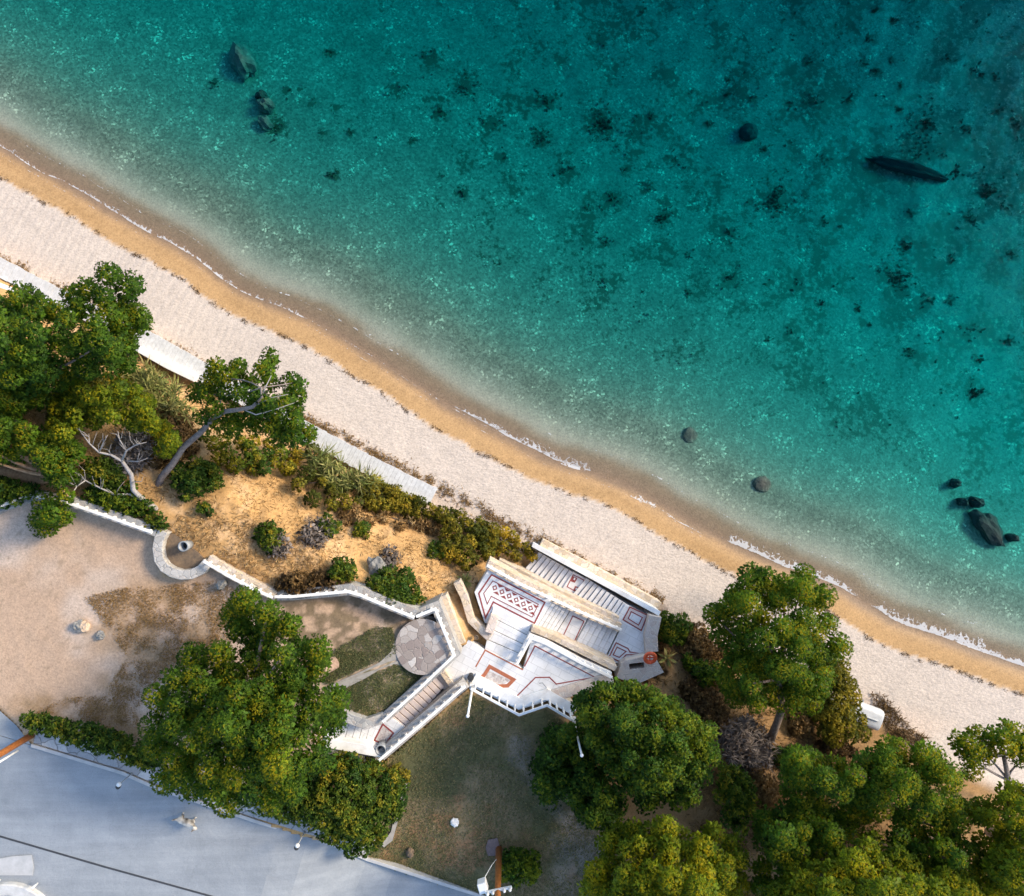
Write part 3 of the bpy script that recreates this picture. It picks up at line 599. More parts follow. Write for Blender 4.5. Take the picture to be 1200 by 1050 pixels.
tag(strip_px('pavement', KP, -3.6, -24, lambda x, y: max(zroad(x, y) + .15, zt(x, y) + .06), slabs), kind='structure')
mb = MB(); seam = [(-60, 961), (0, 980), (120, 1015), (250, 1051), (420, 1099)]
wallmesh(mb, [w2(p, zroad(*p)) for p in seam], [zroad(*p) + .012 for p in seam], [zroad(*p) - .05 for p in seam], .045, .045); tag(mb.build('road_seam', darkline), kind='structure')
mb = MB(); q = [(0, 1006), (14, 1003.5), (37, 1002), (39.5, 1016), (38, 1026), (0, 1026), (-80, 1040), (-80, 1012)]
mb.prism([P(x, y, zroad(x, y) + .05) for x, y in q], [P(x, y, zroad(x, y) - .2) for x, y in q]); tag(mb.build('concrete_apron', conc, bevel=.01), kind='structure')
# round planter in the corner
rc = P(12, 1092, 6.7); root = thing('round_planter', 'round white walled gravel bed at the edge of the road', 'planter', rc)
mb = MB(); mb.lathe(rc, [(2.55, -.3), (2.55, .28), (2.5, .33), (2.02, .33), (1.98, .28), (1.98, .0)], 48); mb.build('rim', noisy('weathered_white_rim', (.42, .41, .39), (.60, .59, .57), 2, .8, .2), root)
mb = MB(); mb.lathe(rc, [(1.97, -.2), (1.97, .2), (1.0, .24), (.2, .26)], 40); mb.build('gravel', graveln, root)
for px, py in ((44, 1035), (0, 1031)):
    b = P(px, py, 7.03); mb = MB(); mb.lathe(b, [(.05, 0), (.05, .42), (.035, .45)], 10); o = mb.build('post', polew, root, True)

# ------------------------------------------------------------------ stepped terrace
tr_ = thing('stepped_terrace', 'white stepped terrace with red mosaic floors between lawn and beach', 'terrace', P(600, 720, 4.6))
ZP, ZD, ZL, ZPG, ZST = 3.2, 4.6, 5.1, 6.3, 6.85
def platform(poly, z, mat=marble, depth=1.6, name='platform', parent=None):
    mb = MB(); mb.slab([P(x, y, z)[:2] for x, y in poly], z, z - depth); return mb.build(name, mat, parent or tr_, bevel=.012)
def flight(La, Ra, Lb, Rb, za, zb, n, mat=tread):
    zm = (za + zb) / 2; A, B, Cc, D = [Vector(P(*p, zm)[:2]) for p in (La, Ra, Rb, Lb)]; dz = (za - zb) / (n + 1); mb = MB()
    for i in range(n):
        t0, t1 = i / n, (i + 1) / n + .02 / n
        l0, l1, r0, r1 = A.lerp(D, t0), A.lerp(D, min(1, t1)), B.lerp(Cc, t0), B.lerp(Cc, min(1, t1)); z = za - dz * (i + 1)
        g = .035 / max(.05, (l1 - l0).length); mb.slab([l0.lerp(l1, g), r0.lerp(r1, g), r1, l1], z, z - .07)
        e = .02 / max(.05, (l1 - l0).length); mb.slab([l0, r0, r0.lerp(r1, 1 - e), l0.lerp(l1, 1 - e)], z - .075, zb - .7)
    return mb.build('step_flight', mat, tr_, bevel=.008)
# street stair
flight((384, 846), (379, 866), (441, 851), (434, 874), ZST, ZPG, 7, marble)
platform([(441, 851), (449, 845), (457, 840), (477, 854), (489, 848), (447, 888), (434, 874)], ZPG)
flight((457, 840), (474, 854), (507.5, 795), (520, 808), ZPG, ZL, 10, pinktread)
platform([(507.5, 795), (513, 790), (530, 806), (520, 808)], ZL + .02, pinkst)
platform([(382, 866), (434, 874), (447, 888), (382, 876)], ZST + .25, white, 1.5, 'side_slab')
# landing and upper terrace
platform([(513, 790), (536, 766), (549, 750), (568, 762), (606, 778), (613, 785), (624, 744), (716, 793), (652, 810), (640, 822), (608, 832), (556, 806), (543, 797), (530, 806)], ZL)
flight((606, 777), (568, 762), (622, 735), (578, 711), ZL, ZD, 4, marble)
platform([(573, 666), (582, 664), (640, 694), (646, 703), (627, 733), (622, 735), (578, 711), (573, 731), (568, 730), (556, 694)], ZD)
# down to the lower platform, with the rectangle landing half way
flight((645, 699), (622, 735), (670, 713), (646, 752), ZD, 4.0, 6, marble)
platform([(670, 713), (690, 722), (668, 762), (646, 752)], 3.93)
flight((690, 722), (668, 762), (727, 736), (707, 777), 3.9, ZP, 6, marble)
platform([(733, 708), (764, 723), (757, 748), (758, 766), (732, 776), (707, 779), (727, 737), (722, 726)], ZP)
# lower flight back up the beach side
flight((734, 707), (722, 726), (688, 679), (672, 698), ZP, 2.25, 10)
platform([(688, 679), (672, 698), (658, 691), (672, 670)], 2.2, tread)
flight((672, 670), (658, 690), (632, 648), (616, 667), 2.2, 1.4, 8)

# mosaics: thin inlays that stand a few millimetres proud of the floor
def inlay(poly, z, mat, name='mosaic', lift=.006):
    mb = MB(); mb.slab([P(x, y, z)[:2] for x, y in poly], z + lift, z - .03); return mb.build(name, mat, tr_)
def outline(pts, z, wpx, mat, closed=True, name='mosaic_border', lift=.009):
    mb = MB(); pp = [Vector(p) for p in pts]
    if closed:
        n = len(pp); inn = []; hw = wpx / 2
        def off(sgn):
            r = []
            for i in range(n):
                a = (pp[i] - pp[i - 1]).normalized(); b = (pp[(i + 1) % n] - pp[i]).normalized(); t = (a + b).normalized(); nn = Vector((-t.y, t.x)); r.append(pp[i] + nn * sgn * hw / max(.35, nn.dot(Vector((-a.y, a.x)))))
            return r
        L_, R_ = off(1), off(-1)
        for i in range(n):
            j = (i + 1) % n; mb.slab([P(*q, z)[:2] for q in (L_[i], L_[j], R_[j], R_[i])], z + lift, z - .03)
    else:
        L_, R_ = offsets(pp, wpx / 2, wpx / 2)
        for i in range(len(pp) - 1): mb.slab([P(*q, z)[:2] for q in (L_[i], L_[i + 1], R_[i + 1], R_[i])], z + lift, z - .03)
    return mb.build(name, mat, tr_)
def z5(X, Y): return (530 + X / 4.444, 620 + Y / 4.444)
def z4(X, Y): return (540 + X / 8.571, 740 + Y / 8.571)
arrow = [z5(205, 238), z5(482, 382), z5(428, 490), z5(214, 380), z5(173, 462), z5(138, 335)]
outline(arrow, ZD, 1.7, redst)
arrow2 = [z5(212, 270), z5(448, 392), z5(416, 458), z5(203, 350), z5(182, 390), z5(164, 335)]
inlay(arrow2, ZD, white, 'mosaic_field', .005)
outline(arrow2, ZD, 1.0, redst)
a0, a1, b0, b1 = Vector(z5(212, 270)), Vector(z5(448, 392)), Vector(z5(190, 318)), Vector(z5(416, 458))
for i in range(6):
    c = a0.lerp(a1, (i + .55) / 6.2) * .5 + b0.lerp(b1, (i + .55) / 6.2) * .5; ux = (a1 - a0).normalized() * 3.4; uy = (b0 - a0).normalized() * 3.6
    for nm_, mt_, k, lf in (('mosaic_diamond', redst, 1.0, .010), ('mosaic_diamond_centre', white, .5, .014)):
        q = [c + ux * k, c + uy * k, c - ux * k, c - uy * k]; inlay(q, ZD, mt_, nm_, lf)
    for sg in (-1, 1):
        d = c + (a1 - a0).normalized() * 4.6 + uy * sg * 1.05; q = [d - ux * 1.2 + uy * sg * .55, d + ux * 1.2 + uy * sg * .55, d - uy * sg * .35]; inlay(q, ZD, redst, 'mosaic_triangle', .010)
outline([z5(628, 452), z5(686, 480), z5(636, 584), z5(578, 556)], 3.93, 1.2, redst)
outline([z5(925, 406), z5(1016, 448), z5(984, 528), z5(890, 472)], ZP, 1.5, redst)
outline([z5(928, 418), z5(1003, 453), z5(978, 514), z5(903, 470)], ZP, 2.4, pinktread, lift=.006)
outline([z5(932, 430), z5(990, 460), z5(970, 500), z5(916, 466)], ZP, 1.3, redst)
outline([z5(853, 592), z5(915, 622), z5(925, 640), z5(980, 648), z5(905, 655), z5(872, 690), z5(818, 664)], ZP, 1.4, redst)
outline([z5(858, 615), z5(905, 637), z5(870, 668), z5(838, 655)], ZP, 1.2, redst)
outline([z5(630, 238), z5(686, 266), z5(655, 332), z5(598, 300)], 2.2, 1.1, redst)
inlay([z5(626, 244), z5(652, 256), z5(638, 280), z5(612, 270)], 2.2, redst); inlay([z5(640, 296), z5(664, 306), z5(654, 328), z5(630, 318)], 2.2, redst)
inlay([z5(636, 252), z5(642, 256), z5(638, 266), z5(630, 262)], 2.2, white, lift=.010); inlay([z5(645, 304), z5(653, 308), z5(648, 318), z5(640, 314)], 2.2, white, lift=.010)
# upper terrace
outline([z4(150, 355), z4(245, 188), z4(625, 385)], ZL, 1.5, terra, False)
outline([z4(640, 350), z4(745, 145), z4(1345, 458), z4(960, 528), z4(890, 460), z4(750, 462), z4(540, 672)], ZL, 1.4, redst, False)
inlay([z4(285, 395), z4(500, 490), z4(340, 575), z4(200, 500)], ZL, pebble, 'mosaic_field', .004)
outline([z4(175, 500), z4(240, 430), z4(290, 352), z4(530, 484), z4(470, 545), z4(375, 550), z4(335, 585)], ZL, 4.2, terra, False)
outline([z4(785, 520), z4(820, 515), z4(915, 635)], ZL, .8, greym, False)
pent = [z6 for z6 in [(448.5, 848.5), (461, 859), (453, 869.5), (444.5, 870), (438.8, 867.5)]]
inlay(pent, ZPG, pebble, 'mosaic_field', .004); outline(pent, ZPG, 1.8, redst)

# ------------------------------------------------------------------ walls and balustrades
BAL = None
def balustrade(label, pts, zg, bw=.5, bh=.45, hb=.5, railw=.2, spacing=.42, base=grey, down=1.6, name='balustrade', railmat=white, group=None, balmat=white, post=.13, wl=None):
    """stone base wall, small square balusters, top rail. pts px at base top, zg ground levels"""
    zt_ = [z + bh for z in zg]; xy = [w2(p, z) for p, z in zip(pts, zt_)]
    root = thing(name, label, 'wall', (xy[0].x, xy[0].y, zg[0]), group)
    mb = MB(); wallmesh(mb, xy, zt_, [z - down for z in zg], bw / 2 if wl is None else wl, bw / 2 if wl is None else bw - wl); mb.build('base_wall', base, root)
    mb = MB(); wallmesh(mb, xy, [z + hb + .09 for z in zt_], [z + hb for z in zt_], railw / 2, railw / 2); mb.build('top_rail', railmat, root, bevel=.015)
    mb = MB(); mb.lathe((0, 0, 0), [(post * .5, 0), (post * .5, .06), (post * .3, .1), (post * .55, hb * .35), (post * .3, hb * .8), (post * .5, hb * .88), (post * .5, hb)], 8)
    first = None
    for i in range(len(xy) - 1):
        L_ = (xy[i + 1] - xy[i]).length; n = max(1, int(L_ / spacing))
        for k in range(n):
            t = (k + .5) / n; p = xy[i].lerp(xy[i + 1], t); z = zt_[i] + (zt_[i + 1] - zt_[i]) * t; loc = Vector((p.x, p.y, z))
            if first is None:
                me = bpy.data.meshes.new('baluster'); me.from_pydata(mb.v, [], mb.f); me.update(); me.materials.append(balmat); first = bpy.data.objects.new('baluster', me); o = first
            else: o = first.copy()
            COL.objects.link(o); o.parent = root; o.location = loc - ORI[root]
    return root
def stone_wall(label, pts, zt_, zb, wm, mat=beige, name='stone_wall', group=None, cat='wall', bevel=.03, cap=None):
    xy = [w2(p, z) for p, z in zip(pts, zt_)]; mb = MB(); wallmesh(mb, xy, zt_, zb, wm / 2, wm / 2)
    if cap is None: return tag(mb.build(name, mat, bevel=bevel), label, cat, group)
    root = thing(name, label, cat, (xy[0].x, xy[0].y, zb[0]), group); mb.build('body', mat, root, bevel=bevel)
    mb = MB(); wallmesh(mb, xy, [z + .07 for z in zt_], zt_, wm / 2 + .03, wm / 2 + .03); mb.build('coping', cap, root, bevel=.01); return root
balustrade('white railed grey stone wall at the far left under the pines', [(-60, 622), (0, 594), (42, 580), (85, 588)], [6.8] * 4, .45, .55, .35, .14)
balustrade('white railed grey stone wall running from the pines to the horseshoe bed', [(86, 589), (130, 604), (183, 623)], [6.8] * 3, .5, .55, .35, .14)
hs = [(191, 622), (186, 632), (184, 643), (186, 656), (192, 665), (201, 671), (212, 674), (224, 673), (235, 668), (243, 659)]
stone_wall('horseshoe wall of pale grey rubble stone around a planting bed', hs, [7.35] * len(hs), [6.0] * len(hs), .48, stone('pale_grey_rubble', [(.40, .38, .35), (.55, .52, .48), (.48, .44, .40)], (.40, .37, .33), 3.0))
mb = MB(); q = hs + [(233, 648), (205, 626)]; mb.slab([P(x, y, 6.9)[:2] for x, y in q], 6.95, 6.3); tag(mb.build('planting_soil', soilm), kind='structure')
balustrade('white railed stone wall from the horseshoe bed to the large pine', [(243, 656), (270, 672), (300, 688), (323, 698)], [6.8] * 4, .5, .45, .42, .14, base=beige)
balustrade('long white railed stone wall curving round the small walled garden', [(325, 697), (345, 697), (410, 691), (424, 695), (455, 708), (487, 721)], [6.7] * 6, .55, .5, .45, .14, base=grey)
balustrade('white railed garden wall above the street stair and paved circle', [(489, 720), (511, 711), (533, 765), (490, 806), (450, 842)], [6.5, 6.4, 6.2, 6.3, 6.5], .5, .3, .45, .14, base=grey, down=2)
balustrade('white railed stone wall on the lawn side of the street stair', [(446, 886), (480, 857), (515, 827), (546, 800)], [6.3, 6.1, 5.7, 5.2], .55, .5, .5, .14, base=grey, down=2)
stone_wall('thick grey rubble wall below the top of the street stair', [(382, 874), (420, 883), (446, 889)], [7.0, 6.9, 6.8], [5, 5, 5], .75, grey)
stone_wall('low angled grey stone wall above the first steps of the street stair', [(397, 838), (428, 849), (449, 842)], [7.3, 7.2, 7.0], [6, 6, 5.8], .5, grey)
balustrade('tall white balustrade with wide plinth along the lawn edge of the terrace', [(553, 799), (608, 829), (640, 818), (672, 837)], [5.1] * 4, .52, .22, 1.1, .12, .40, base=white, down=1.5, post=.11, wl=.44)
balustrade('white balustrade between the beach stair and the diamond mosaic floor', [(571, 661), (610, 683), (640, 697), (690, 720), (727, 736)], [4.6, 4.6, 4.5, 4.0, 3.5], .46, .12, .38, .14, base=beige, down=1.6)
stone_wall('beige stone planter bank between the beach stair and the white balustrade', [(583, 660), (610, 673), (650, 694), (690, 713), (724, 728)], [2.5, 2.7, 3.1, 3.5, 3.7], [1, 1, 1, 1, 1], .5, beige)
balustrade('white balustrade wrapped around the triangular mosaic floor', [(606, 775), (622, 745), (640, 752), (680, 774), (716, 791)], [5.1] * 5, .22, .12, .42, .14, base=white, down=1.5)
stone_wall('beige stone wall sloping below the triangular mosaic floor', [(623, 737), (650, 748), (690, 768), (722, 784)], [5.2, 5.18, 5.12, 4.9], [2.5] * 4, .30, beige)
stone_wall('white parapet along the beach side of the lower stair', [(624, 638), (670, 663), (720, 690), (773, 719)], [1.75, 2.4, 2.85, 3.42], [.8] * 4, .2, white, name='parapet', cap=white)
stone_wall('beige sand stone footing on the beach below the white parapet', [(634, 636), (680, 660), (730, 687), (773, 711)], [1.5, 1.7, 1.9, 2.2], [.6] * 4, .5, beige, name='footing')
stone_wall('short pale stone wall closing the lower platform beside the dark shrub', [(768, 722), (763, 745), (764, 764)], [3.7, 3.65, 3.6], [1.5] * 3, .7, pinkst)
stone_wall('wide beige stone wall between the upper terrace and the round tree', [(648, 816), (680, 806), (718, 794)], [5.3, 5.25, 5.15], [3.5] * 3, .62, pinkst)
stone_wall('inner beige stone wall with slots left of the white landing', [(515, 700), (526, 728), (538, 756)], [5.5, 5.45, 5.35], [4.3] * 3, .75, beige)
stone_wall('curved beige stone wall between straw bed and diamond mosaic floor', [(535, 682), (544, 700), (552, 727), (574, 748)], [4.85, 4.85, 4.9, 5.2], [4] * 4, .4, beige)
stone_wall('low pinkish stone kerb wall joining landing and diamond mosaic floor', [(573, 742), (580, 722)], [5.35, 5.2], [4] * 2, .45, pinkst)
stone_wall('thin ochre sand stone wall across the top of the pink steps', [(518, 787), (531, 806)], [5.45, 5.4], [4.5] * 2, .3, beige)
# stone box planter with dark opening
zb_ = 4.0; root = thing('stone_planter', 'beige stone box with a dark square opening under the red lifebuoy', 'planter', P(745, 785, 2.5)); mb = MB()
oq = [(728, 778), (735, 774), (756, 769), (769, 772), (778, 788), (746, 802), (722, 794)]; iq = [(737, 779.5), (737.5, 778), (754, 776), (755, 777), (755, 782), (754.5, 783), (738, 785)]
for i in range(7):
    j = (i + 1) % 7; mb.slab([P(*p, zb_)[:2] for p in (oq[i], oq[j], iq[j], iq[i])], zb_, 2)
mb.build('box', pinkst, root); mb = MB(); mb.slab([P(*p, 3)[:2] for p in iq], 3.2, 2.6); mb.build('soil', soilm, root)
# life ring on a low stand
lc = P(762, 771, 4.7); root = thing('lifebuoy', 'bright red ring lifebuoy on a post beside the stone box', 'lifebuoy', (lc[0], lc[1], 3.4))
mb = MB(); R_, r_2 = .27, .10; nb = 24
for i in range(nb):
    a = 2 * math.pi * i / nb
    for k in range(10):
        b = 2 * math.pi * k / 10; mb.v.append((lc[0] + (R_ + r_2 * math.cos(b)) * math.cos(a), lc[1] + (R_ + r_2 * math.cos(b)) * math.sin(a), lc[2] + r_2 * math.sin(b) + .12 * math.sin(a)))
for i in range(nb):
    for k in range(10): mb.f.append([i * 10 + k, ((i + 1) % nb) * 10 + k, ((i + 1) % nb) * 10 + (k + 1) % 10, i * 10 + (k + 1) % 10])
mb.build('ring', orangem, root, True)
mb = MB(); mb.lathe((lc[0], lc[1] - .3, 3.2), [(.04, 0), (.04, 1.5), (.02, 1.55)], 8); mb.box((lc[0], lc[1], 4.58), (.5, .06, .05)); mb.box((lc[0], lc[1] - .12, 4.55), (.06, .4, .05)); mb.build('stand', orangem, root)

# paved circle and path in the walled garden
cc = [(495 + 32 * math.cos(a), 758 + 33 * math.sin(a)) for a in [i * math.pi / 20 for i in range(40)]]
zc = max(max(zt(x, y) for x, y in cc), max(zt(495 + 18 * math.cos(a), 758 + 18 * math.sin(a)) for a in range(7)), zt(495, 758)) + .04
mb = MB(); mb.prism([P(x, y, zc) for x, y in cc], [P(x, y, zc - .5) for x, y in cc]); tag(mb.build('paved_circle', paving, bevel=.01), kind='structure')
q = [(380, 806), (400, 797), (425, 786), (445, 776), (458, 764), (463, 750), (475, 770), (478, 782), (462, 778), (446, 784), (428, 795), (404, 807), (388, 815)]
mb = MB(); mb.prism([P(x, y, zt(x, y) + .06) for x, y in q], [P(x, y, zt(x, y) - .3) for x, y in q]); tag(mb.build('garden_path', pathm), kind='structure')
# inner low wall curve of the circle
arc = [(497 + 33 * math.cos(a), 757 + 34 * math.sin(a)) for a in np.linspace(-1.75, 1.0, 14)]
stone_wall('low curved grey kerb wall hugging the paved circle', arc, [zt(*p) + .3 for p in arc], [zt(*p) - .3 for p in arc], .16, grey, name='curved_kerb_wall')
q = [(474, 912), (480, 913), (460, 985), (450, 993), (447, 990), (458, 975)]
mb = MB(); mb.prism([P(x, y, zt(x, y) + .14) for x, y in q], [P(x, y, zt(x, y) - .3) for x, y in q]); tag(mb.build('lawn_edging', pathm), kind='structure')

# ------------------------------------------------------------------ boardwalk
def boardwalk():
    line = [(-120, 250), (0, 313), (60, 345), (170, 397), (250, 443), (365, 509), (440, 549), (508, 582)]
    cxy = []; n = 0
    root = thing('boardwalk', 'long white plank boardwalk along the back of the beach', 'boardwalk', G(365, 509))
    mb = MB(); xs = [w2(p, 1.75) for p in line]; L_, R_ = offsets(xs, .52, .52)
    for i in range(len(xs) - 1):
        m = int((xs[i + 1] - xs[i]).length / .24)
        for k in range(m):
            t0, t1 = k / m, (k + .965) / m; dz = random.uniform(-.008, .008); j = random.uniform(-.03, .03)
            q = [L_[i].lerp(L_[i + 1], t0), R_[i].lerp(R_[i + 1], t0), R_[i].lerp(R_[i + 1], t1), L_[i].lerp(L_[i + 1], t1)]
            nn = (q[0] - q[1]).normalized() * j; mb.slab([p + nn for p in q], 1.78 + dz, 1.73 + dz)
    mb.build('planks', plank, root)
    for off in (-.4, .4):
        mb = MB(); a, b = offsets(xs, off + .04, -off + .04); mid = [(p + q) / 2 for p, q in zip(a, b)]; wallmesh(mb, mid, [1.728] * len(mid), [.9] * len(mid), .05, .05); mb.build('bearer', conc, root)
boardwalk()
stone_wall('low white kerb wall behind the boardwalk at the left edge', [(-80, 303), (0, 336), (22, 345), (60, 365)], [2.15] * 4, [1] * 4, .4, white, name='kerb_wall')
stone_wall('low white kerb wall behind the boardwalk between the two pine crowns', [(160, 408), (195, 428), (228, 444)], [2.2] * 3, [1] * 3, .35, white, name='kerb_wall')

# ------------------------------------------------------------------ poles, lamps, bins, boat, dog, rocks
def pole(name, label, base, top, zb, h, r0, r1, mat, cat):
    root = thing(name, label, cat, P(*base, zb)); mb = MB(); a = Vector(P(*base, zb)); b = Vector((a.x + top[0], a.y + top[1], zb + h)); mb.tube([a, a.lerp(b, .5), b], [r0, (r0 + r1) / 2, r1], 12); mb.build('shaft', mat, root, True); return root, a, b
r_, a, b = pole('flagpole', 'white flagpole at the left corner of the white balustrade', (554, 803), (0, 0), 5.3, 4.6, .07, .05, polew, 'flagpole'); mb = MB(); mb.lathe(tuple(b), [(.02, 0), (.08, .04), (.08, .1), (.01, .14)], 10); mb.build('finial', polew, r_)
mb = MB(); mb.box((a.x, a.y, 5.4), (.3, .3, .25)); mb.build('base', white, r_)
r_, a, b = pole('flagpole', 'white flagpole at the right end of the white balustrade by the round tree', (672, 842), (0, 0), 5.3, 4.8, .06, .045, polew, 'flagpole'); mb = MB(); mb.lathe(tuple(b), [(.02, 0), (.08, .04), (.08, .1), (.01, .14)], 10); mb.build('finial', polew, r_)
mb = MB(); mb.box((a.x, a.y, 5.4), (.22, .22, .25)); mb.build('base', white, r_)
r_, a, b = pole('utility_pole', 'rust brown wooden pole leaning out over the left end of the road', (38, 861), (0, 0), 6.7, 6.5, .17, .13, rusty, 'utility pole')
mb = MB(); mb.tube([(a.x + .22, a.y - .22, 8.2), (a.x + .22, a.y - .22, 10.2)], .05, 8); mb.build('cable_guard', polew, r_, True)
mb = MB(); mb.box((b.x, b.y, b.z - .4), (.1, 1.6, .12)); mb.build('crossarm', rusty, r_)
r_, a, b = pole('utility_pole', 'orange brown wooden pole with white insulators beside the round shrub on the lawn', (584.5, 994), (.05, 0), 4.9, 6.5, .17, .13, rusty, 'utility pole')
mb = MB(); mb.box((b.x, b.y + .1, 8.95), (1.3, .1, .12), .2); mb.build('crossarm', polew, r_)
for dx in (-.5, -.25, .28, .55):
    mb = MB(); mb.lathe((b.x + dx, b.y + .1 + dx * .2, 9.02), [(.03, 0), (.08, .05), (.05, .1), (.08, .15), (.03, .24)], 10); mb.build('insulator', polew, r_, True)
mb = MB(); mb.box((b.x - .75, b.y + .1, 8.6), (.42, .5, .55), .3); mb.build('transformer_box', polew, r_, bevel=.04)
mb = MB(); mb.tube([(b.x - .8, b.y + .3, 8.7), (b.x - .35, b.y + .5, 7.5), (a.x - .1, a.y + .1, 6.2)], .018, 6); mb.build('stay_wire', polew, r_)
mb = MB(); zz = 5.0; mb.prism([P(x, y, zz) for x, y in [(572, 984), (583, 982), (586, 994), (582, 1003), (572, 1003), (569, 994)]], [P(x, y, 4.5) for x, y in [(572, 984), (583, 982), (586, 994), (582, 1003), (572, 1003), (569, 994)]]); tag(mb.build('paving_slab', noisy('dull_red_paving', (.13, .09, .085), (.20, .14, .13), 4)), 'reddish paving patch at the foot of the pole on the lawn', 'slab')
def lamp(label, base, rotz):
    zb = zroad(*base) + .1; root = thing('bollard_lamp', label, 'lamp', P(*base, zb), 'low lamps on the pavement'); x, y, _ = P(*base, zb)
    mb = MB(); mb.lathe((x, y, zb), [(.07, 0), (.07, .05), (.028, .08), (.028, 1.25)], 10); mb.build('post', greym, root, True)
    mb = MB(); mb.lathe((x, y, zb + 1.25), [(.05, 0), (.10, .04), (.11, .1), (.08, .17)], 14); mb.build('lamp_head', polew, root, True)
    mb = MB(); mb.lathe((x - .05, y - .12, zb + 1.18), [(.09, 0), (.11, .05), (.11, .18), (.06, .24)], 12); mb.build('lamp_hood', black, root, True)
lamp('low white headed lamp on the pavement by the hedge, left of the big pine', (155, 906), 0)
lamp('low white headed lamp on the pavement right of the big pine', (357, 975), 0)
def bin_(label, px, py, z, s=1.0, name='litter_bin'):
    x, y, _ = P(px, py, z); root = thing(name, label, 'bin', (x, y, z)); mb = MB(); ro, ri, h = .27 * s, .21 * s, .8 * s
    mb.lathe((x, y, z), [(ro * .85, 0), (ro, h), (ri, h), (ri * .9, h * .35), (.01, h * .33)], 20); mb.build('drum', greym, root, True)
    mb = MB(); mb.lathe((x, y, z + h * .36), [(.18 * s, 0), (.18 * s, .03)], 12); mb.build('liner', black, root)
bin_('grey round litter bin beside the pentagon mosaic', 449, 872, ZPG)
bin_('dark metal drum bin in the horseshoe bed', 222, 638, 6.95, .95)
mb = MB(); x, y, _ = P(552, 791, ZL); mb.lathe((x, y, ZL), [(.13, 0), (.15, .45), (.17, .47), (.17, .52), (.02, .54)], 12); tag(mb.build('waste_basket', black), 'small black waste basket at the terrace corner by the flagpole', 'bin')
mb = MB(); x, y, _ = P(558, 747, ZL + .2); mb.lathe((x, y, ZL), [(.09, 0), (.12, .2), (.10, .22), (.08, .18), (.02, .18)], 12); tag(mb.build('clay_pot', soilm), 'small brown clay pot on the stone edge above the white landing', 'pot')
def rockmesh(name, label, c, dims, rz, mat, seed, cat='rock', group=None, sub=3, amp=.36, fr=1.7):
    bm = bmesh.new(); bmesh.ops.create_icosphere(bm, subdivisions=sub, radius=1); rg = random.Random(seed); ofs = Vector((rg.random() * 50, rg.random() * 50, rg.random() * 50))
    from mathutils import noise as mn
    for v in bm.verts:
        n = mn.fractal(v.co * fr + ofs, 1.0, 2.0, 4); v.co *= 1 + amp * n; v.co = Vector((v.co.x * dims[0], v.co.y * dims[1], v.co.z * dims[2]))
    me = bpy.data.meshes.new(name); bm.to_mesh(me); bm.free(); o = _link(name, me, mat, None, c); o.rotation_euler = (0, 0, rz); return tag(o, label, cat, group)
def srock(label, px, py, lx, ly, rot, mat, seed, h=.6, **k):
    z = zt(px, py); f = (H - z) / H / PX; x, y, _ = P(px, py, z + h * .3); return rockmesh('sea_rock', label, (x, y, z + h * .3), (lx * f, ly * f, h), -rot, mat, seed, **k)
srock('long pale topped boulder under the water at the upper left', 285, 73, 23, 13, 1.15, rock, 3, .75)
srock('cluster of pale rocks under water below the long boulder, larger piece', 313, 125, 9, 8, .4, rock, 5, .7); srock('low dark rock piece under water touching the pale rock cluster', 311, 145, 10, 7, .8, rock, 6, .5)
srock('small dark rock under water above the pale rock cluster', 307, 113, 7, 6, 0, rockd, 7, .5)
srock('round dark rock alone in the deep water right of centre', 877, 155, 11, 9.5, 0, rockd, 8, .6, amp=.2)
srock('long narrow dark reef ledge under the deep water at right', 1063, 197, 45, 6.5, .30, rockd, 9, .6, amp=.45)
srock('round grey rock in the shallows near the right shore', 893, 567, 10.5, 9.5, .2, rock, 10, .22, amp=.15); srock('pale flat rock in the green shallows left of the round grey rock', 808, 510, 9, 9.5, 0, rock, 11, .18, amp=.2)
srock('large black boulder under water at the right edge', 1157, 618, 25, 12, .9, rockd, 12, .6); srock('small black rock above the large black boulder', 1143, 588, 8, 6, .5, rockd, 13, .6)
for i, (px, py, lab) in enumerate([(1127, 588, 'dark pebble sized rock left of the small black rock'), (1119, 566, 'uppermost dark rock of the trail above the black boulder'), (1185, 630, 'dark rock on the lower right of the black boulder')]): srock(lab, px, py, 6, 5, .3, rockd, 20 + i, .5)
x, y, z = G(94, 733); rockmesh('boulder', 'grey boulder with dry grass behind it on the dirt yard', (x, y, z + .08), (.30, .27, .27), .3, boulder, 31, 'boulder'); x, y, z = G(119, 744); rockmesh('boulder', 'small round pale stone to the right of the yard boulder', (x, y, z + .08), (.22, .22, .2), .1, boulder, 32, 'boulder')
x, y, z = G(100, 734); rockmesh('boulder', 'pale buff rock touching the grey yard boulder', (x, y, z + .1), (.3, .26, .26), .8, noisy('buff_rock', (.42, .30, .2), (.58, .45, .33), 4), 33, 'boulder')
x, y, z = G(262, 684); rockmesh('boulder', 'pale knobbly stone standing against the wall shade in the yard', (x, y, z + .2), (.28, .22, .4), .8, boulder, 34, 'boulder')
x, y, z = G(443, 665); rockmesh('boulder', 'grey rock among straw on the bank above the garden wall', (x, y, z + .25), (.45, .6, .4), .4, boulder, 35, 'boulder', amp=.4)
x, y, z = G(533, 963); rockmesh('boulder', 'small white stone on the lawn', (x, y, z + .05), (.22, .24, .14), 0, white, 36, 'boulder')
x, y, z = G(481, 998); rockmesh('tree_stump', 'small brown stump at the left of the lawn', (x, y, z + .1), (.2, .26, .2), 0, soilm, 37, 'stump')
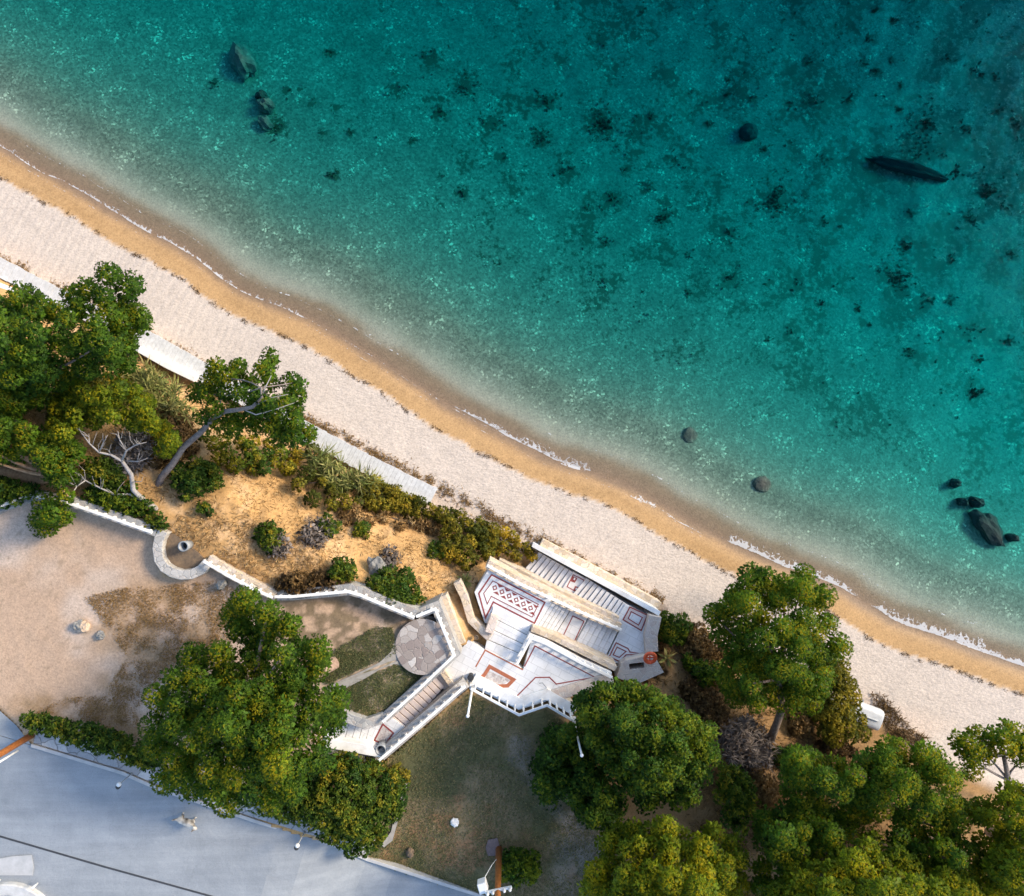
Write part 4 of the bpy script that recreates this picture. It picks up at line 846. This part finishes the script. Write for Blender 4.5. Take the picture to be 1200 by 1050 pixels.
# boat: upturned white hull at the back of the beach
def boat():
    zb = 1.9; c = P(1011, 838, zb); root = thing('dinghy', 'white upturned dinghy half hidden by the yellow bush on the sand', 'boat', (c[0], c[1], 1.4)); mb = MB(); ca, sa = math.cos(-.36), math.sin(-.36); ns = 12; n = 11
    for i in range(ns):
        t = i / (ns - 1); x0 = 1.15 - 3.1 * t; w_ = .58 * (1 - max(0, (t - .45) / .55) ** 2.2) + .02; h_ = .62 * (1 - .25 * t)
        for k in range(n):
            a = math.pi * k / (n - 1); yy = w_ * math.copysign(abs(math.cos(a)) ** .55, math.cos(a)); zz = h_ * abs(math.sin(a)) ** .55
            mb.v.append((c[0] + x0 * ca - yy * sa, c[1] + x0 * sa + yy * ca, 1.35 + zz))
    for i in range(ns - 1):
        for k in range(n - 1): mb.f.append([i * n + k, i * n + k + 1, (i + 1) * n + k + 1, (i + 1) * n + k])
    mb.f.append(list(range(n))[::-1]); mb.build('hull', hullm, root, True, bevel=.03)
    mb = MB(); mb.box((c[0] - .2 * ca, c[1] - .2 * sa, 1.99), (2.2, .06, .08), -.36); mb.build('keel', hullm, root, bevel=.01)
    mb = MB(); mb.box((c[0] + .02, c[1] + .05, 1.4), (.06, 1.42, .1), -.36); mb.build('gunwale', greym, root)
boat()
# dog on the road
def dog():
    b = Vector(P(223, 958, zroad(223, 958))); root = thing('dog', 'small cream dog with dark patches standing on the road', 'dog', tuple(b))
    def L_(x, y, z): a = -.35; x, y, z = x * 1.15, y * 1.3, z * 1.1; return (b.x + x * math.cos(a) - y * math.sin(a), b.y + x * math.sin(a) + y * math.cos(a), b.z + z)
    pts = [L_(-.28, 0, .46), L_(-.05, 0, .44), L_(.22, 0, .47), L_(.36, 0, .60), L_(.47, 0, .68), L_(.60, 0, .64)]; rad = [(.12, .12), (.12, .125), (.14, .15), (.085, .09), (.095, .09), (.045, .04)]
    ed = [(0, 1), (1, 2), (2, 3), (3, 4), (4, 5)]
    for sx, sy in ((.22, .09), (.22, -.09), (-.27, .09), (-.27, -.09)):
        i = len(pts); fx = 0 if sx > 0 else -.09; kx = .03 if sx > 0 else .05
        pts += [L_(sx, sy, .36), L_(sx + kx, sy, .27), L_(sx + fx, sy, .14), L_(sx + fx + .01, sy, .03), L_(sx + fx + .06, sy, .025)]; rad += [(.07, .075), (.045, .05), (.03, .032), (.028, .03), (.028, .025)]
        ed += [(2 if sx > 0 else 0, i), (i, i + 1), (i + 1, i + 2), (i + 2, i + 3), (i + 3, i + 4)]
    i = len(pts); pts += [L_(-.42, 0, .52), L_(-.52, 0, .62), L_(-.54, 0, .74)]; rad += [(.035, .035), (.028, .028), (.012, .012)]; ed += [(0, i), (i, i + 1), (i + 1, i + 2)]
    for sy in (.065, -.065):
        i = len(pts); pts += [L_(.44, sy, .75), L_(.42, sy * 1.5, .82)]; rad += [(.03, .03), (.012, .012)]; ed += [(4, i), (i, i + 1)]
    me = bpy.data.meshes.new('body'); me.from_pydata([tuple(Vector(p) - b) for p in pts], ed, []); me.update(); o = _link('body', me, dogm, root, None); 
    m = o.modifiers.new('skin', 'SKIN'); 
    for v, r in zip(me.skin_vertices[0].data if me.skin_vertices else [], rad): v.radius = r
    return o, rad
o, rad = dog()
bpy.context.view_layer.update()
if not o.data.skin_vertices:
    bpy.context.view_layer.objects.active = o
for v, r in zip(o.data.skin_vertices[0].data, rad): v.radius = (r[0] * 1.25, r[1] * 1.25)
o.data.skin_vertices[0].data[1].use_root = True
o.modifiers.new('sub', 'SUBSURF').levels = 1; o.modifiers['sub'].render_levels = 1

# ------------------------------------------------------------------ trees
tree('pine_tree', 'large dark green pine at the left edge reaching over the boardwalk',
     [(-60, 350), (0, 348), (28, 338), (62, 347), (92, 340), (100, 325), (118, 328), (122, 317), (145, 317), (152, 330), (167, 337), (170, 362), (164, 382), (150, 392), (158, 405), (152, 425), (142, 434), (115, 440), (85, 446), (62, 452), (45, 470), (20, 478), (-60, 480)],
     11.5, 7, [(38, 512, 4.0, .24), (30, 490, 5.5, .2), (40, 440, 8, .14)], L_PINE, 14, 11, .28, limbs=9)
tree('pine_tree', 'dark green pine crown at the lower left edge behind the white wall',
     [(-60, 480), (5, 478), (30, 488), (45, 505), (55, 512), (82, 515), (92, 535), (88, 560), (80, 580), (83, 600), (70, 618), (55, 626), (42, 618), (42, 600), (52, 580), (58, 560), (40, 538), (15, 535), (-60, 540)],
     10, 7.4, [(-40, 543, 6.3, .36), (0, 551, 6.7, .33), (50, 563, 7.0, .28), (62, 556, 7.8, .18)], L_PINE, 12, 12, .36, barkm=noisy('orange_brown_bark', (.24, .13, .07), (.46, .29, .16), 7, .95, .6))
tree('pine_tree', 'yellow green thin pine with a bare silver twisted trunk rooted by the horseshoe bed',
     [(55, 462), (80, 452), (108, 450), (150, 452), (172, 465), (186, 482), (182, 500), (205, 505), (212, 520), (205, 535), (188, 535), (178, 512), (150, 500), (120, 498), (90, 508), (62, 520)],
     9.5, 7, [(207, 612, 6.0, .21), (192, 602, 6.4, .17), (170, 588, 7.0, .14), (156, 574, 7.4, .12), (154, 556, 7.9, .10), (143, 540, 8.3, .08)], L_PINE2, 11, 13, .42, barkm=deadwood, gap=1.12, limbs=0)
# bare silver branches of that tree, with many thin twigs
par = bpy.data.objects['pine_tree.002']; mb = MB()
def br(pts, r0, r1):
    mb = MB(); ring_tube(mb, [Vector(P(*p)) for p in pts], r0 * .75, r1 * .6, 6); mb.build('branch', deadwood, par, True)
br([(143, 540, 8.4), (130, 533, 8.5), (116, 530, 8.7), (105, 520, 9), (96, 508, 9.2)], .10, .03); br([(116, 530, 8.7), (121, 519, 9), (126, 510, 9.2)], .05, .02); br([(105, 520, 9), (104, 508, 9.1)], .04, .015)
br([(143, 540, 8.4), (148, 528, 8.8), (158, 522, 9), (172, 518, 9.2)], .08, .02); br([(148, 528, 8.8), (140, 515, 9.2), (138, 505, 9.4)], .05, .02); br([(150, 540, 8.3), (162, 541, 8.5), (173, 537, 8.7)], .05, .015)
br([(170, 588, 7.0), (152, 579, 7.2), (135, 580, 7.4), (118, 572, 7.6), (100, 563, 7.8), (86, 552, 8)], .11, .03); br([(100, 563, 7.8), (90, 570, 7.9), (72, 560, 8.2), (65, 562, 8.3)], .05, .015); br([(112, 570, 7.7), (108, 558, 8.0)], .04, .015); br([(90, 570, 7.9), (80, 585, 8), (68, 592, 8.1)], .035, .012)
br([(155, 565, 7.8), (166, 564, 8), (168, 558, 8.1)], .03, .01)
rgt = random.Random(9)
for q in [(130, 533, 8.5), (116, 530, 8.7), (108, 523, 8.9), (148, 528, 8.8), (158, 522, 9), (140, 515, 9.2), (165, 520, 9.1), (118, 572, 7.6), (100, 563, 7.8), (135, 580, 7.4), (160, 541, 8.4), (121, 519, 9), (104, 512, 9.1), (90, 570, 7.9)]:
    for k in range(2):
        a = rgt.uniform(-2.6, -.3); l = rgt.uniform(9, 20); e = (q[0] + l * math.cos(a), q[1] + l * math.sin(a), q[2] + .4); m = ((q[0] + e[0]) / 2 + rgt.uniform(-3, 3), (q[1] + e[1]) / 2 + rgt.uniform(-3, 3), q[2] + .2)
        br([q, m, e], .025, .008)
tree('pine_tree', 'leaning pine with long bare grey trunk and crown over the boardwalk',
     [(220, 452), (232, 438), (242, 428), (262, 420), (285, 422), (300, 432), (306, 422), (320, 418), (331, 424), (328, 436), (318, 446), (330, 446), (344, 444), (356, 458), (363, 473), (352, 482), (346, 492), (364, 500), (366, 512), (350, 522), (330, 520), (300, 512), (280, 500), (262, 508), (240, 500), (224, 485), (232, 470)],
     10.5, 7, [(186, 587, 5.6, .22), (184, 572, 6.1, .20), (190, 558, 6.6, .18), (202, 544, 7.1, .165), (215, 524, 7.6, .15), (236, 506, 8.3, .135), (250, 490, 8.9, .12), (264, 482, 9.6, .11), (280, 480, 10.4, .10), (296, 477, 10.8, .085), (307, 466, 11.1, .06), (306, 454, 11.2, .04)], L_PINE, 11, 14, .34, barkm=greybark, limbs=5, gap=1.3)
par = bpy.data.objects['pine_tree.003']; mb = MB()
br([(264, 482, 9), (258, 474, 9.2), (259, 468, 9.4)], .06, .02); br([(244, 500, 8.4), (238, 490, 8.8), (236, 484, 9)], .03, .01); br([(296, 477, 10.8), (318, 466, 11), (338, 462, 11.1)], .05, .015); br([(307, 464, 11.1), (312, 452, 11.2), (318, 440, 11.2)], .045, .02); br([(286, 480, 10.5), (300, 486, 10.8), (322, 480, 11), (345, 472, 11.1)], .05, .015)
tree('pine_tree', 'biggest pine, broad dark crown with golden tufts beside the road',
     [(268, 703), (293, 697), (321, 700), (324, 716), (347, 714), (359, 730), (361, 745), (386, 745), (393, 760), (390, 778), (376, 782), (370, 798), (390, 806), (404, 822), (402, 836), (388, 851), (380, 880), (367, 908), (347, 931), (321, 948), (290, 945), (262, 948), (254, 950), (244, 947), (238, 938), (207, 928), (187, 923), (190, 897), (172, 880), (165, 860), (168, 825), (184, 803), (205, 778), (225, 763), (245, 768), (264, 756), (282, 770), (290, 752), (273, 748)],
     14.5, 9.5, [(392, 776, 6.7, .36), (370, 788, 7.6, .33), (330, 805, 9.0, .3), (295, 830, 11, .24)], L_PINE, 16, 15, .33, limbs=14, barkm=noisy('pinkish_pine_bark', (.22, .14, .10), (.42, .30, .23), 7, .95, .6))
tree('pine_tree', 'bright green pine with dark bent trunk on the beach right of the terrace',
     [(832, 705), (845, 690), (856, 690), (868, 678), (890, 682), (895, 668), (905, 672), (920, 660), (936, 668), (948, 669), (960, 685), (975, 688), (983, 700), (980, 712), (966, 716), (975, 728), (978, 742), (990, 752), (984, 775), (966, 788), (965, 812), (945, 830), (926, 824), (914, 812), (897, 822), (890, 833), (878, 836), (866, 826), (845, 806), (842, 778), (856, 766), (853, 752), (838, 735), (830, 718)],
     10.0, 5.5, [(903, 866, 3.9, .24), (911, 846, 4.8, .2), (917, 828, 5.8, .18), (912, 795, 7.2, .14)], L_PINE, 15, 16, .42, limbs=12)
tree('round_tree', 'dense round broadleaf tree with small glossy leaves beside the terrace',
     [(664, 824), (685, 808), (716, 795), (739, 797), (752, 802), (780, 800), (790, 818), (818, 834), (834, 857), (838, 872), (845, 888), (838, 916), (820, 939), (795, 950), (765, 948), (735, 940), (712, 915), (690, 880), (676, 848)],
     11.5, 6.8, [(755, 872, 4.8, .3), (755, 875, 6.5, .25), (757, 872, 8.5, .18)], L_DARK, 13, 17, .45, tufts=105, L=.105, W=.03, per=9, flat=.85, layers=1, gap=.95, inset=.75, tspread=.12)
tree('round_tree', 'lower darker broadleaf tree tucked in shade on the left of the round tree',
     [(645, 850), (664, 838), (684, 850), (700, 885), (722, 920), (745, 948), (735, 962), (716, 968), (688, 970), (659, 950), (628, 930), (622, 900), (634, 868)],
     8.2, 6.0, [(680, 910, 4.8, .25), (680, 912, 6, .2), (682, 912, 7, .14)], L_DARK, 12, 27, .32, tufts=105, L=.105, W=.03, per=9, flat=.85, layers=1, gap=.95, inset=.75, tspread=.12)
tree('pine_tree', 'golden tipped pine at the bottom edge below the round tree',
     [(690, 1020), (705, 1005), (708, 978), (738, 966), (757, 968), (777, 960), (798, 968), (805, 982), (818, 973), (831, 970), (850, 976), (862, 990), (873, 998), (871, 1018), (875, 1050), (868, 1110), (700, 1110), (694, 1050)],
     12.5, 8.5, [(770, 1000, 5.2, .3), (775, 1020, 7, .26), (785, 1050, 9.5, .2)], L_PINE2, 13, 18, .46, tspread=.1)
tree('pine_tree', 'broad green pine crown at the lower right behind the white dinghy',
     [(916, 880), (930, 874), (950, 876), (965, 890), (985, 892), (1003, 884), (1020, 888), (1036, 878), (1064, 871), (1085, 880), (1101, 882), (1120, 905), (1128, 930), (1143, 955), (1138, 978), (1118, 985), (1092, 972), (1060, 968), (1030, 962), (1000, 955), (975, 945), (950, 946), (925, 940), (914, 915)],
     12, 8, [(1010, 900, 5.0, .3), (1015, 915, 7, .26), (1030, 930, 9, .2)], L_PINE, 15, 19, .42)
tree('pine_tree', 'dark green pine at the bottom right next to the golden tipped pine',
     [(885, 965), (905, 950), (930, 945), (955, 950), (985, 958), (1005, 965), (1000, 985), (975, 1000), (950, 1010), (930, 1025), (910, 1045), (895, 1080), (884, 1040), (892, 1005)],
     11, 7, [(930, 970, 5.0, .28), (935, 985, 7, .22), (945, 1000, 9, .16)], L_PINE, 14, 20, .30)
tree('pine_tree', 'yellow tipped pine on the bottom edge at the right',
     [(905, 1043), (925, 1030), (945, 1015), (975, 1000), (1002, 987), (1030, 992), (1058, 1000), (1080, 1015), (1100, 1018), (1125, 1030), (1145, 1036), (1170, 1055), (1160, 1110), (900, 1110)],
     13, 9.5, [(1020, 1000, 5.2, .3), (1025, 1020, 8, .24), (1035, 1050, 10.5, .2)], L_PINE2, 14, 21, .42)
tree('pine_tree', 'loose pine at the right edge with golden branches',
     [(1140, 948), (1150, 935), (1175, 928), (1200, 922), (1260, 915), (1260, 1070), (1200, 1065), (1170, 1050), (1150, 1030), (1150, 995), (1165, 980), (1150, 965)],
     12, 8.5, [(1160, 975, 5.0, .28), (1175, 985, 7, .22), (1200, 985, 9.5, .16)], L_PINE2, 13, 22, .40)
tree('pine_tree', 'small green pine filling the gap between the bottom right crowns',
     [(1040, 968), (1075, 965), (1110, 972), (1140, 980), (1160, 1005), (1165, 1030), (1140, 1045), (1110, 1030), (1085, 1020), (1062, 1002), (1035, 992)],
     10.5, 7.5, [(1090, 985, 5.2, .24), (1095, 992, 7, .2), (1100, 1003, 8.8, .14)], L_PINE, 13, 28, .36)
tree('pine_tree', 'open airy pine crown over pale sand at the far right',
     [(1117, 872), (1120, 860), (1136, 855), (1150, 862), (1160, 850), (1180, 849), (1195, 860), (1230, 855), (1240, 900), (1205, 905), (1190, 890), (1175, 880), (1160, 885), (1150, 897), (1138, 905), (1128, 895)],
     9, 6.5, [(1180, 930, 3.2, .16), (1182, 915, 4.6, .14), (1176, 885, 7, .1)], L_PINE, 11, 23, .46, layers=0, limbs=9, gap=1.0, barkm=greybark, inset=.1)

# ------------------------------------------------------------------ shrubs
bush('hedge', 'trimmed green hedge between the dirt yard and the road pavement', [(27, 842), (45, 838), (80, 848), (110, 848), (140, 862), (170, 874), (186, 888), (178, 898), (155, 893), (125, 881), (95, 871), (62, 863), (38, 856)], 1.0, L_SHRUB, 7, 41, .26, cat='hedge')
bush('shrub', 'wide dark flowering shrub mass between the big pine and the lawn', [(300, 950), (345, 920), (375, 895), (400, 888), (435, 892), (462, 906), (476, 918), (472, 945), (458, 968), (440, 990), (418, 1002), (398, 992), (375, 970), (350, 962)], 2.0, L_SHRUB, 10, 42, .28, tspread=.2)
bush('shrub', 'strip of golden shrub under the grey stair wall', [(385, 885), (415, 887), (445, 897), (478, 905), (476, 915), (440, 908), (400, 898)], .9, L_YELL, 7, 43, .42)
bush('shrub', 'round green shrub with pale flowers beside the pole on the lawn', (609, 1014, 22), 1.2, L_DARK, 7, 44, .62)
bush('shrub', 'dark green shrub at the corner of the white parapet', (788, 736, 18), 1.3, L_SHRUB, 7, 45, .2)
bush('shrub', 'low golden brown shrub mound left of the beach pine', [(800, 738), (818, 735), (838, 745), (850, 762), (842, 775), (820, 778), (802, 765)], .9, L_BROWN, 7, 46, .45)
bush('shrub', 'dark green shrub wedged between the brown mound and the beach pine', [(800, 765), (825, 778), (850, 780), (850, 800), (825, 800), (808, 790)], .9, L_DARK, 7, 47, .4)
bush('shrub', 'tall yellow green bush hiding the dinghy bow', [(960, 790), (985, 775), (998, 785), (1003, 805), (1004, 830), (1015, 855), (1010, 872), (990, 872), (968, 862), (955, 840), (958, 815)], 2.2, L_YELL, 10, 48, .26)
bush('shrub', 'large yellow green bush beside the left end of the terrace', [(515, 600), (535, 598), (560, 610), (578, 620), (577, 645), (560, 662), (540, 666), (525, 655), (515, 630)], 1.4, L_YELL, 8, 49, .2, gap=1.25, tspread=.28)
bush('shrub', 'dark green elongated bush against the garden wall on the bank', [(436, 678), (455, 668), (478, 672), (492, 695), (494, 708), (475, 712), (450, 700), (436, 692)], 1.1, L_SHRUB, 8, 50, .25)
bush('shrub', 'small green bush left of the elongated bush by the garden wall', (402, 668, 13), .8, L_SHRUB, 6, 51, .3)
bush('shrub', 'round dark green bush on the sandy bank below the leaning trunk', [(205, 548), (228, 538), (256, 550), (258, 565), (240, 578), (215, 582), (203, 566)], 1.0, L_SHRUB, 8, 52, .22)
bush('shrub', 'dark low bush under the silver branches behind the white wall', [(100, 578), (125, 560), (150, 565), (172, 585), (180, 600), (165, 606), (140, 598), (112, 590)], .5, L_DARK, 8, 53, .5)
bush('shrub', 'bright green bush between the silver branches and the left pine', [(95, 548), (108, 536), (125, 540), (140, 555), (150, 568), (130, 566), (108, 562)], 1.0, L_SHRUB, 8, 54, .45)
bush('shrub', 'small green bush at the foot of the silver trunk', [(172, 605), (188, 602), (196, 612), (188, 622), (174, 616)], .6, L_SHRUB, 6, 55, .4)
bush('shrub', 'dark hedge like bush in shade behind the wall at the far left', [(-60, 565), (0, 560), (30, 565), (44, 574), (30, 585), (0, 592), (-60, 600)], 1.3, L_DARK, 9, 56, .35)
bush('shrub', 'green thicket below the leaning pine crown', [(232, 505), (262, 508), (295, 510), (330, 520), (352, 530), (342, 550), (310, 555), (280, 548), (250, 540)], 1.2, L_SHRUB, 8, 57, .55, gap=1.4, tspread=.25)
bush('shrub', 'dark green thicket beside the boardwalk right of the leaning pine', [(340, 535), (360, 520), (385, 540), (412, 555), (436, 570), (432, 590), (405, 598), (375, 595), (350, 575), (336, 560)], 1.2, L_YELL, 8, 58, .22, gap=1.8, tspread=.25)
bush('shrub', 'yellow bush beside the end of the white boardwalk', [(430, 560), (450, 568), (478, 580), (505, 590), (510, 602), (480, 605), (450, 598), (430, 590)], 1.0, L_YELL, 8, 59, .42)
bush('shrub', 'small low green plant alone in the middle of the straw bank', (316, 628, 14), .5, L_SHRUB, 6, 60, .3)
bush('shrub', 'small green tuft near grey twigs in the middle of the bank', (386, 616, 11), .5, L_SHRUB, 6, 61, .3)
bush('shrub', 'tiny dark green plant on bare sand near the leaning trunk', (242, 595, 7), .4, L_SHRUB, 5, 62, .3)
bush('shrub', 'small green plant right of the bank centre above the rock', (424, 622, 8), .4, L_SHRUB, 5, 63, .3)
bush('shrub', 'small plant on bare earth left of the large yellow green bush', (512, 645, 9), .4, L_SHRUB, 5, 64, .25)
bush('shrub', 'dark green bush in the gap between round tree and lower right pines', [(842, 905), (862, 895), (880, 912), (885, 945), (872, 975), (852, 965), (842, 940)], 1.4, L_SHRUB, 9, 65, .22)
bush('shrub', 'orange tinted low shrub under the beach pine', [(925, 832), (945, 828), (958, 842), (950, 860), (930, 858)], .8, L_BROWN, 7, 66, .6)
bush('shrub', 'brown dark shrub at the foot of the right hand bank by the big bush', [(960, 868), (990, 872), (1012, 876), (1005, 884), (970, 882)], .7, L_BROWN, 7, 67, .15)
bush('dead_bush', 'heap of grey dead brushwood below the beach pine', [(842, 855), (862, 840), (890, 845), (905, 868), (905, 895), (880, 905), (850, 890)], .8, L_TWIG, 8, 68, .2, tufts=16, L=.5, W=.014, cat='dead bush', per=9)
bush('dead_bush', 'grey twig heap on the straw bank right of centre', (370, 625, 17), .5, L_TWIG, 7, 69, .5, tufts=16, L=.35, W=.012, cat='dead bush')
bush('dead_bush', 'grey twig heap next to the low green plant on the bank', (325, 640, 13), .4, L_TWIG, 6, 70, .5, tufts=16, L=.35, W=.012, cat='dead bush')
bush('dead_bush', 'pale tangle of dead twigs between the silver branches', (155, 528, 24), 1.0, L_TWIG, 8, 71, .75, tufts=12, L=.4, W=.012, cat='dead bush')
bush('dead_bush', 'dark dead twigs on the grey rock of the bank', (455, 655, 12), .5, L_TWIG, 6, 72, .2, tufts=16, L=.3, W=.012, cat='dead bush')
bush('shrub', 'olive green undergrowth at the foot of the left pines', [(60, 470), (90, 445), (140, 440), (170, 450), (150, 470), (110, 480), (80, 500), (60, 500)], 1.0, L_YELL, 8, 90, .15)
bush('shrub', 'brownish undergrowth under the yellow green pine', [(170, 490), (200, 480), (225, 500), (230, 525), (205, 540), (180, 545), (165, 525)], .8, L_BROWN, 8, 91, .4)
bush('shrub', 'low scrub strip between the dark thicket and the yellow bush', [(395, 590), (430, 585), (470, 600), (510, 606), (512, 622), (480, 622), (440, 612), (405, 610)], .4, L_STRAW, 6, 92, .3, gap=2.0, L=.25, W=.02, tspread=.25)
bush('shrub', 'yellow straw scrub at the beach edge left of the white parapet', [(560, 612), (590, 622), (625, 636), (628, 655), (605, 655), (580, 648), (572, 632)], .6, L_YELL, 6, 93, .6, gap=1.6, tspread=.2)
bush('shrub', 'brown green scrub along the garden wall left of the dark elongated bush', [(326, 680), (350, 672), (385, 672), (410, 682), (405, 690), (360, 692), (330, 694)], .6, L_BROWN, 7, 94, .25)
bush('shrub', 'dark scrub on the bank slope under the beach pine', [(800, 800), (830, 805), (855, 830), (850, 855), (825, 840), (805, 820)], .6, L_BROWN, 7, 95, .1)
bush('shrub', 'green scrub in the shade right of the dead brushwood heap', [(905, 880), (930, 872), (945, 885), (935, 900), (910, 900)], .7, L_SHRUB, 7, 96, .25)
bush('shrub', 'rusty brown scrub between the lower right pines and the green gap bush', [(880, 905), (905, 905), (915, 930), (900, 955), (884, 955), (878, 930)], .7, L_BROWN, 8, 97, .5)
# reeds
for i, (lab, poly) in enumerate([('fringe of arching reeds behind the boardwalk between the pine crowns', [(150, 440), (170, 425), (195, 445), (215, 465), (222, 490), (200, 490), (175, 475)]), ('pale green reed bed along the boardwalk right of the leaning pine', [(365, 525), (400, 548), (440, 565), (420, 580), (385, 565), (362, 545)])]):
    bush('reeds', lab, poly, 1.3, L_REED, 9, 80 + i, .5, tufts=14, L=.75, W=.028, cat='reeds', per=10, stem=False)
def agave(label, px, py, r, mat, seed, z=None):
    rng = np.random.default_rng(seed); c = np.array(G(px, py, .05) if z is None else P(px, py, z)); n = 34; a = rng.uniform(0, 2 * math.pi, n); e = rng.uniform(.25, 1.2, n)
    d = np.column_stack([np.cos(a) * np.cos(e), np.sin(a) * np.cos(e), np.sin(e)]); V = leafquads(np.tile(c, (n, 1)), d, r * rng.uniform(.8, 1.1, n), .07, rng); tag(quadmesh('agave', V, rng.uniform(.3, 1, n), mat, None, tuple(c)), label, 'agave')
agave('spiky pale agave beside the red lifebuoy', 782, 771, .75, L_REED, 1); agave('spiky agave by the curved stone wall at the diamond floor', 546, 680, .6, L_REED, 2)

# ------------------------------------------------------------------ grasses and litter (stuff)
rng = np.random.default_rng(77)
BANK = [(-60, 350), (60, 352), (160, 412), (260, 465), (360, 525), (440, 560), (508, 590), (560, 605), (620, 640), (612, 680), (570, 662), (550, 690), (510, 708), (487, 716), (430, 690), (326, 692), (243, 650), (190, 615), (85, 584), (0, 590), (-60, 600)]
def ground_pts(poly, n, thr, scale, seed):
    p = clumped(poly, n, rng, thr, scale, seed); return p, zterr(p[:, 0], p[:, 1])
p, z = ground_pts(BANK, 90000, .47, 22., 5); blades('dry_grass', 'straw coloured dry grass over the sandy bank', p, z, .28, .019, L_STRAW, 5, 1.2, .4, .35)
BANK2 = [(765, 715), (800, 720), (850, 760), (900, 830), (960, 860), (1020, 880), (1060, 872), (1060, 1060), (850, 1060), (800, 950), (790, 800), (760, 800)]
p, z = ground_pts(BANK2, 30000, .46, 18., 6); blades('dry_grass', 'brown dry grass on the bank below the right hand pines', p, z, .32, .026, L_BROWN, 6, 1.2, .4, .35)
p, z = ground_pts(LAWN, 170000, .40, 30., 7); p = p[p[:, 1] < 1060]; z = zterr(p[:, 0], p[:, 1]); blades('lawn_grass', 'short dull green grass of the shaded lawn', p, z, .11, .015, L_GRASS, 7, 1.1, .52, .28)
p, z = ground_pts(GARDEN, 70000, .40, 20., 8); ok = (np.hypot((p[:, 0] - 497) / 30, (p[:, 1] - 757) / 32) > 1) & (polydist(p[:, 0], p[:, 1], [(387, 806), (455, 776), (470, 768)], False) > 6); blades('garden_grass', 'dark green grass in the small walled garden', p[ok], z[ok], .11, .015, L_GRASS, 8, 1.1, .38, .25)
YG = [(100, 700), (140, 690), (260, 680), (290, 700), (270, 760), (200, 790), (160, 830), (165, 870), (120, 862), (40, 835), (70, 818), (120, 815), (150, 770)]
p, z = ground_pts(YG, 80000, .47, 14., 9); blades('dry_grass', 'brown dry grass patches on the dirt yard', p, z, .11, .013, L_BROWN, 9, 1.2, .85, .3)
s_ = rng.uniform(-760, 250, 16000); d_ = 101 + rng.normal(size=16000) * 4 + 8 * (fbm(s_ / 30, s_ * 0, 4) - .5); px = 600 + s_ * SA[0] + d_ * SB[0]; py = 502 + s_ * SA[1] + d_ * SB[1]
ok = fbm(px / 8, py / 8, 13) > .47; p = np.column_stack([px, py])[ok]; blades('beach_litter', 'brown dry weed litter along the sand edge of the boardwalk', p, zterr(p[:, 0], p[:, 1]), .18, .02, L_BROWN, 10, 1.6, .6, .3)
s_ = rng.uniform(-760, 760, 15000); sdv = np.interp(s_, _ss, _sd); d_ = sdv + 31 + rng.normal(size=15000) * 1.6 + 6 * (fbm(s_ / 20, s_ * 0, 6) - .5); px = 600 + s_ * SA[0] + d_ * SB[0]; py = 502 + s_ * SA[1] + d_ * SB[1]
ok = fbm(px / 7, py / 7, 15) > .54; p = np.column_stack([px, py])[ok]; blades('wrack_line', 'dark specks of dried seaweed along the tide line', p, zterr(p[:, 0], p[:, 1]) + .01, .06, .016, L_BROWN, 11, 2.5, .0, .15)
p, z = ground_pts([(1018, 812), (1035, 815), (1060, 845), (1085, 865), (1075, 880), (1050, 868), (1030, 840)], 6000, .42, 10., 14); blades('beach_litter', 'dark dry weed banked up behind the dinghy', p, z, .3, .02, L_BROWN, 12, 1.4, .12)

# seagrass clumps on the sea bed
rg = np.random.default_rng(5); pp = []; 
for cx, cy, r in SG:
    r *= 1.1
    n = int(r * r * .35); a = rg.uniform(0, 2 * math.pi, n); q = r * .62 * np.abs(rg.normal(size=n)); pp.append(np.column_stack([cx + q * np.cos(a), cy + q * np.sin(a) * .85]))
n = 9000; a = np.column_stack([rg.uniform(440, 1260, n), rg.uniform(-60, 520, n)]); s_, d_ = sd_px(a[:, 0], a[:, 1]); ok = (fbm(a[:, 0] / 22, a[:, 1] / 22, 51, 4) + .00022 * (a[:, 0] - 800) - .0001 * a[:, 1] > .655) & (d_ < -150); pp.append(a[ok])
p = np.concatenate(pp); ok = fbm(p[:, 0] / 9, p[:, 1] / 9, 41, 4) > .49; p = p[ok]
blades('seagrass', 'dark seagrass patches on the sea bed', p, zterr(p[:, 0], p[:, 1]) - .02, .22, .06, L_WEED, 13, 1.6, .2, .3)
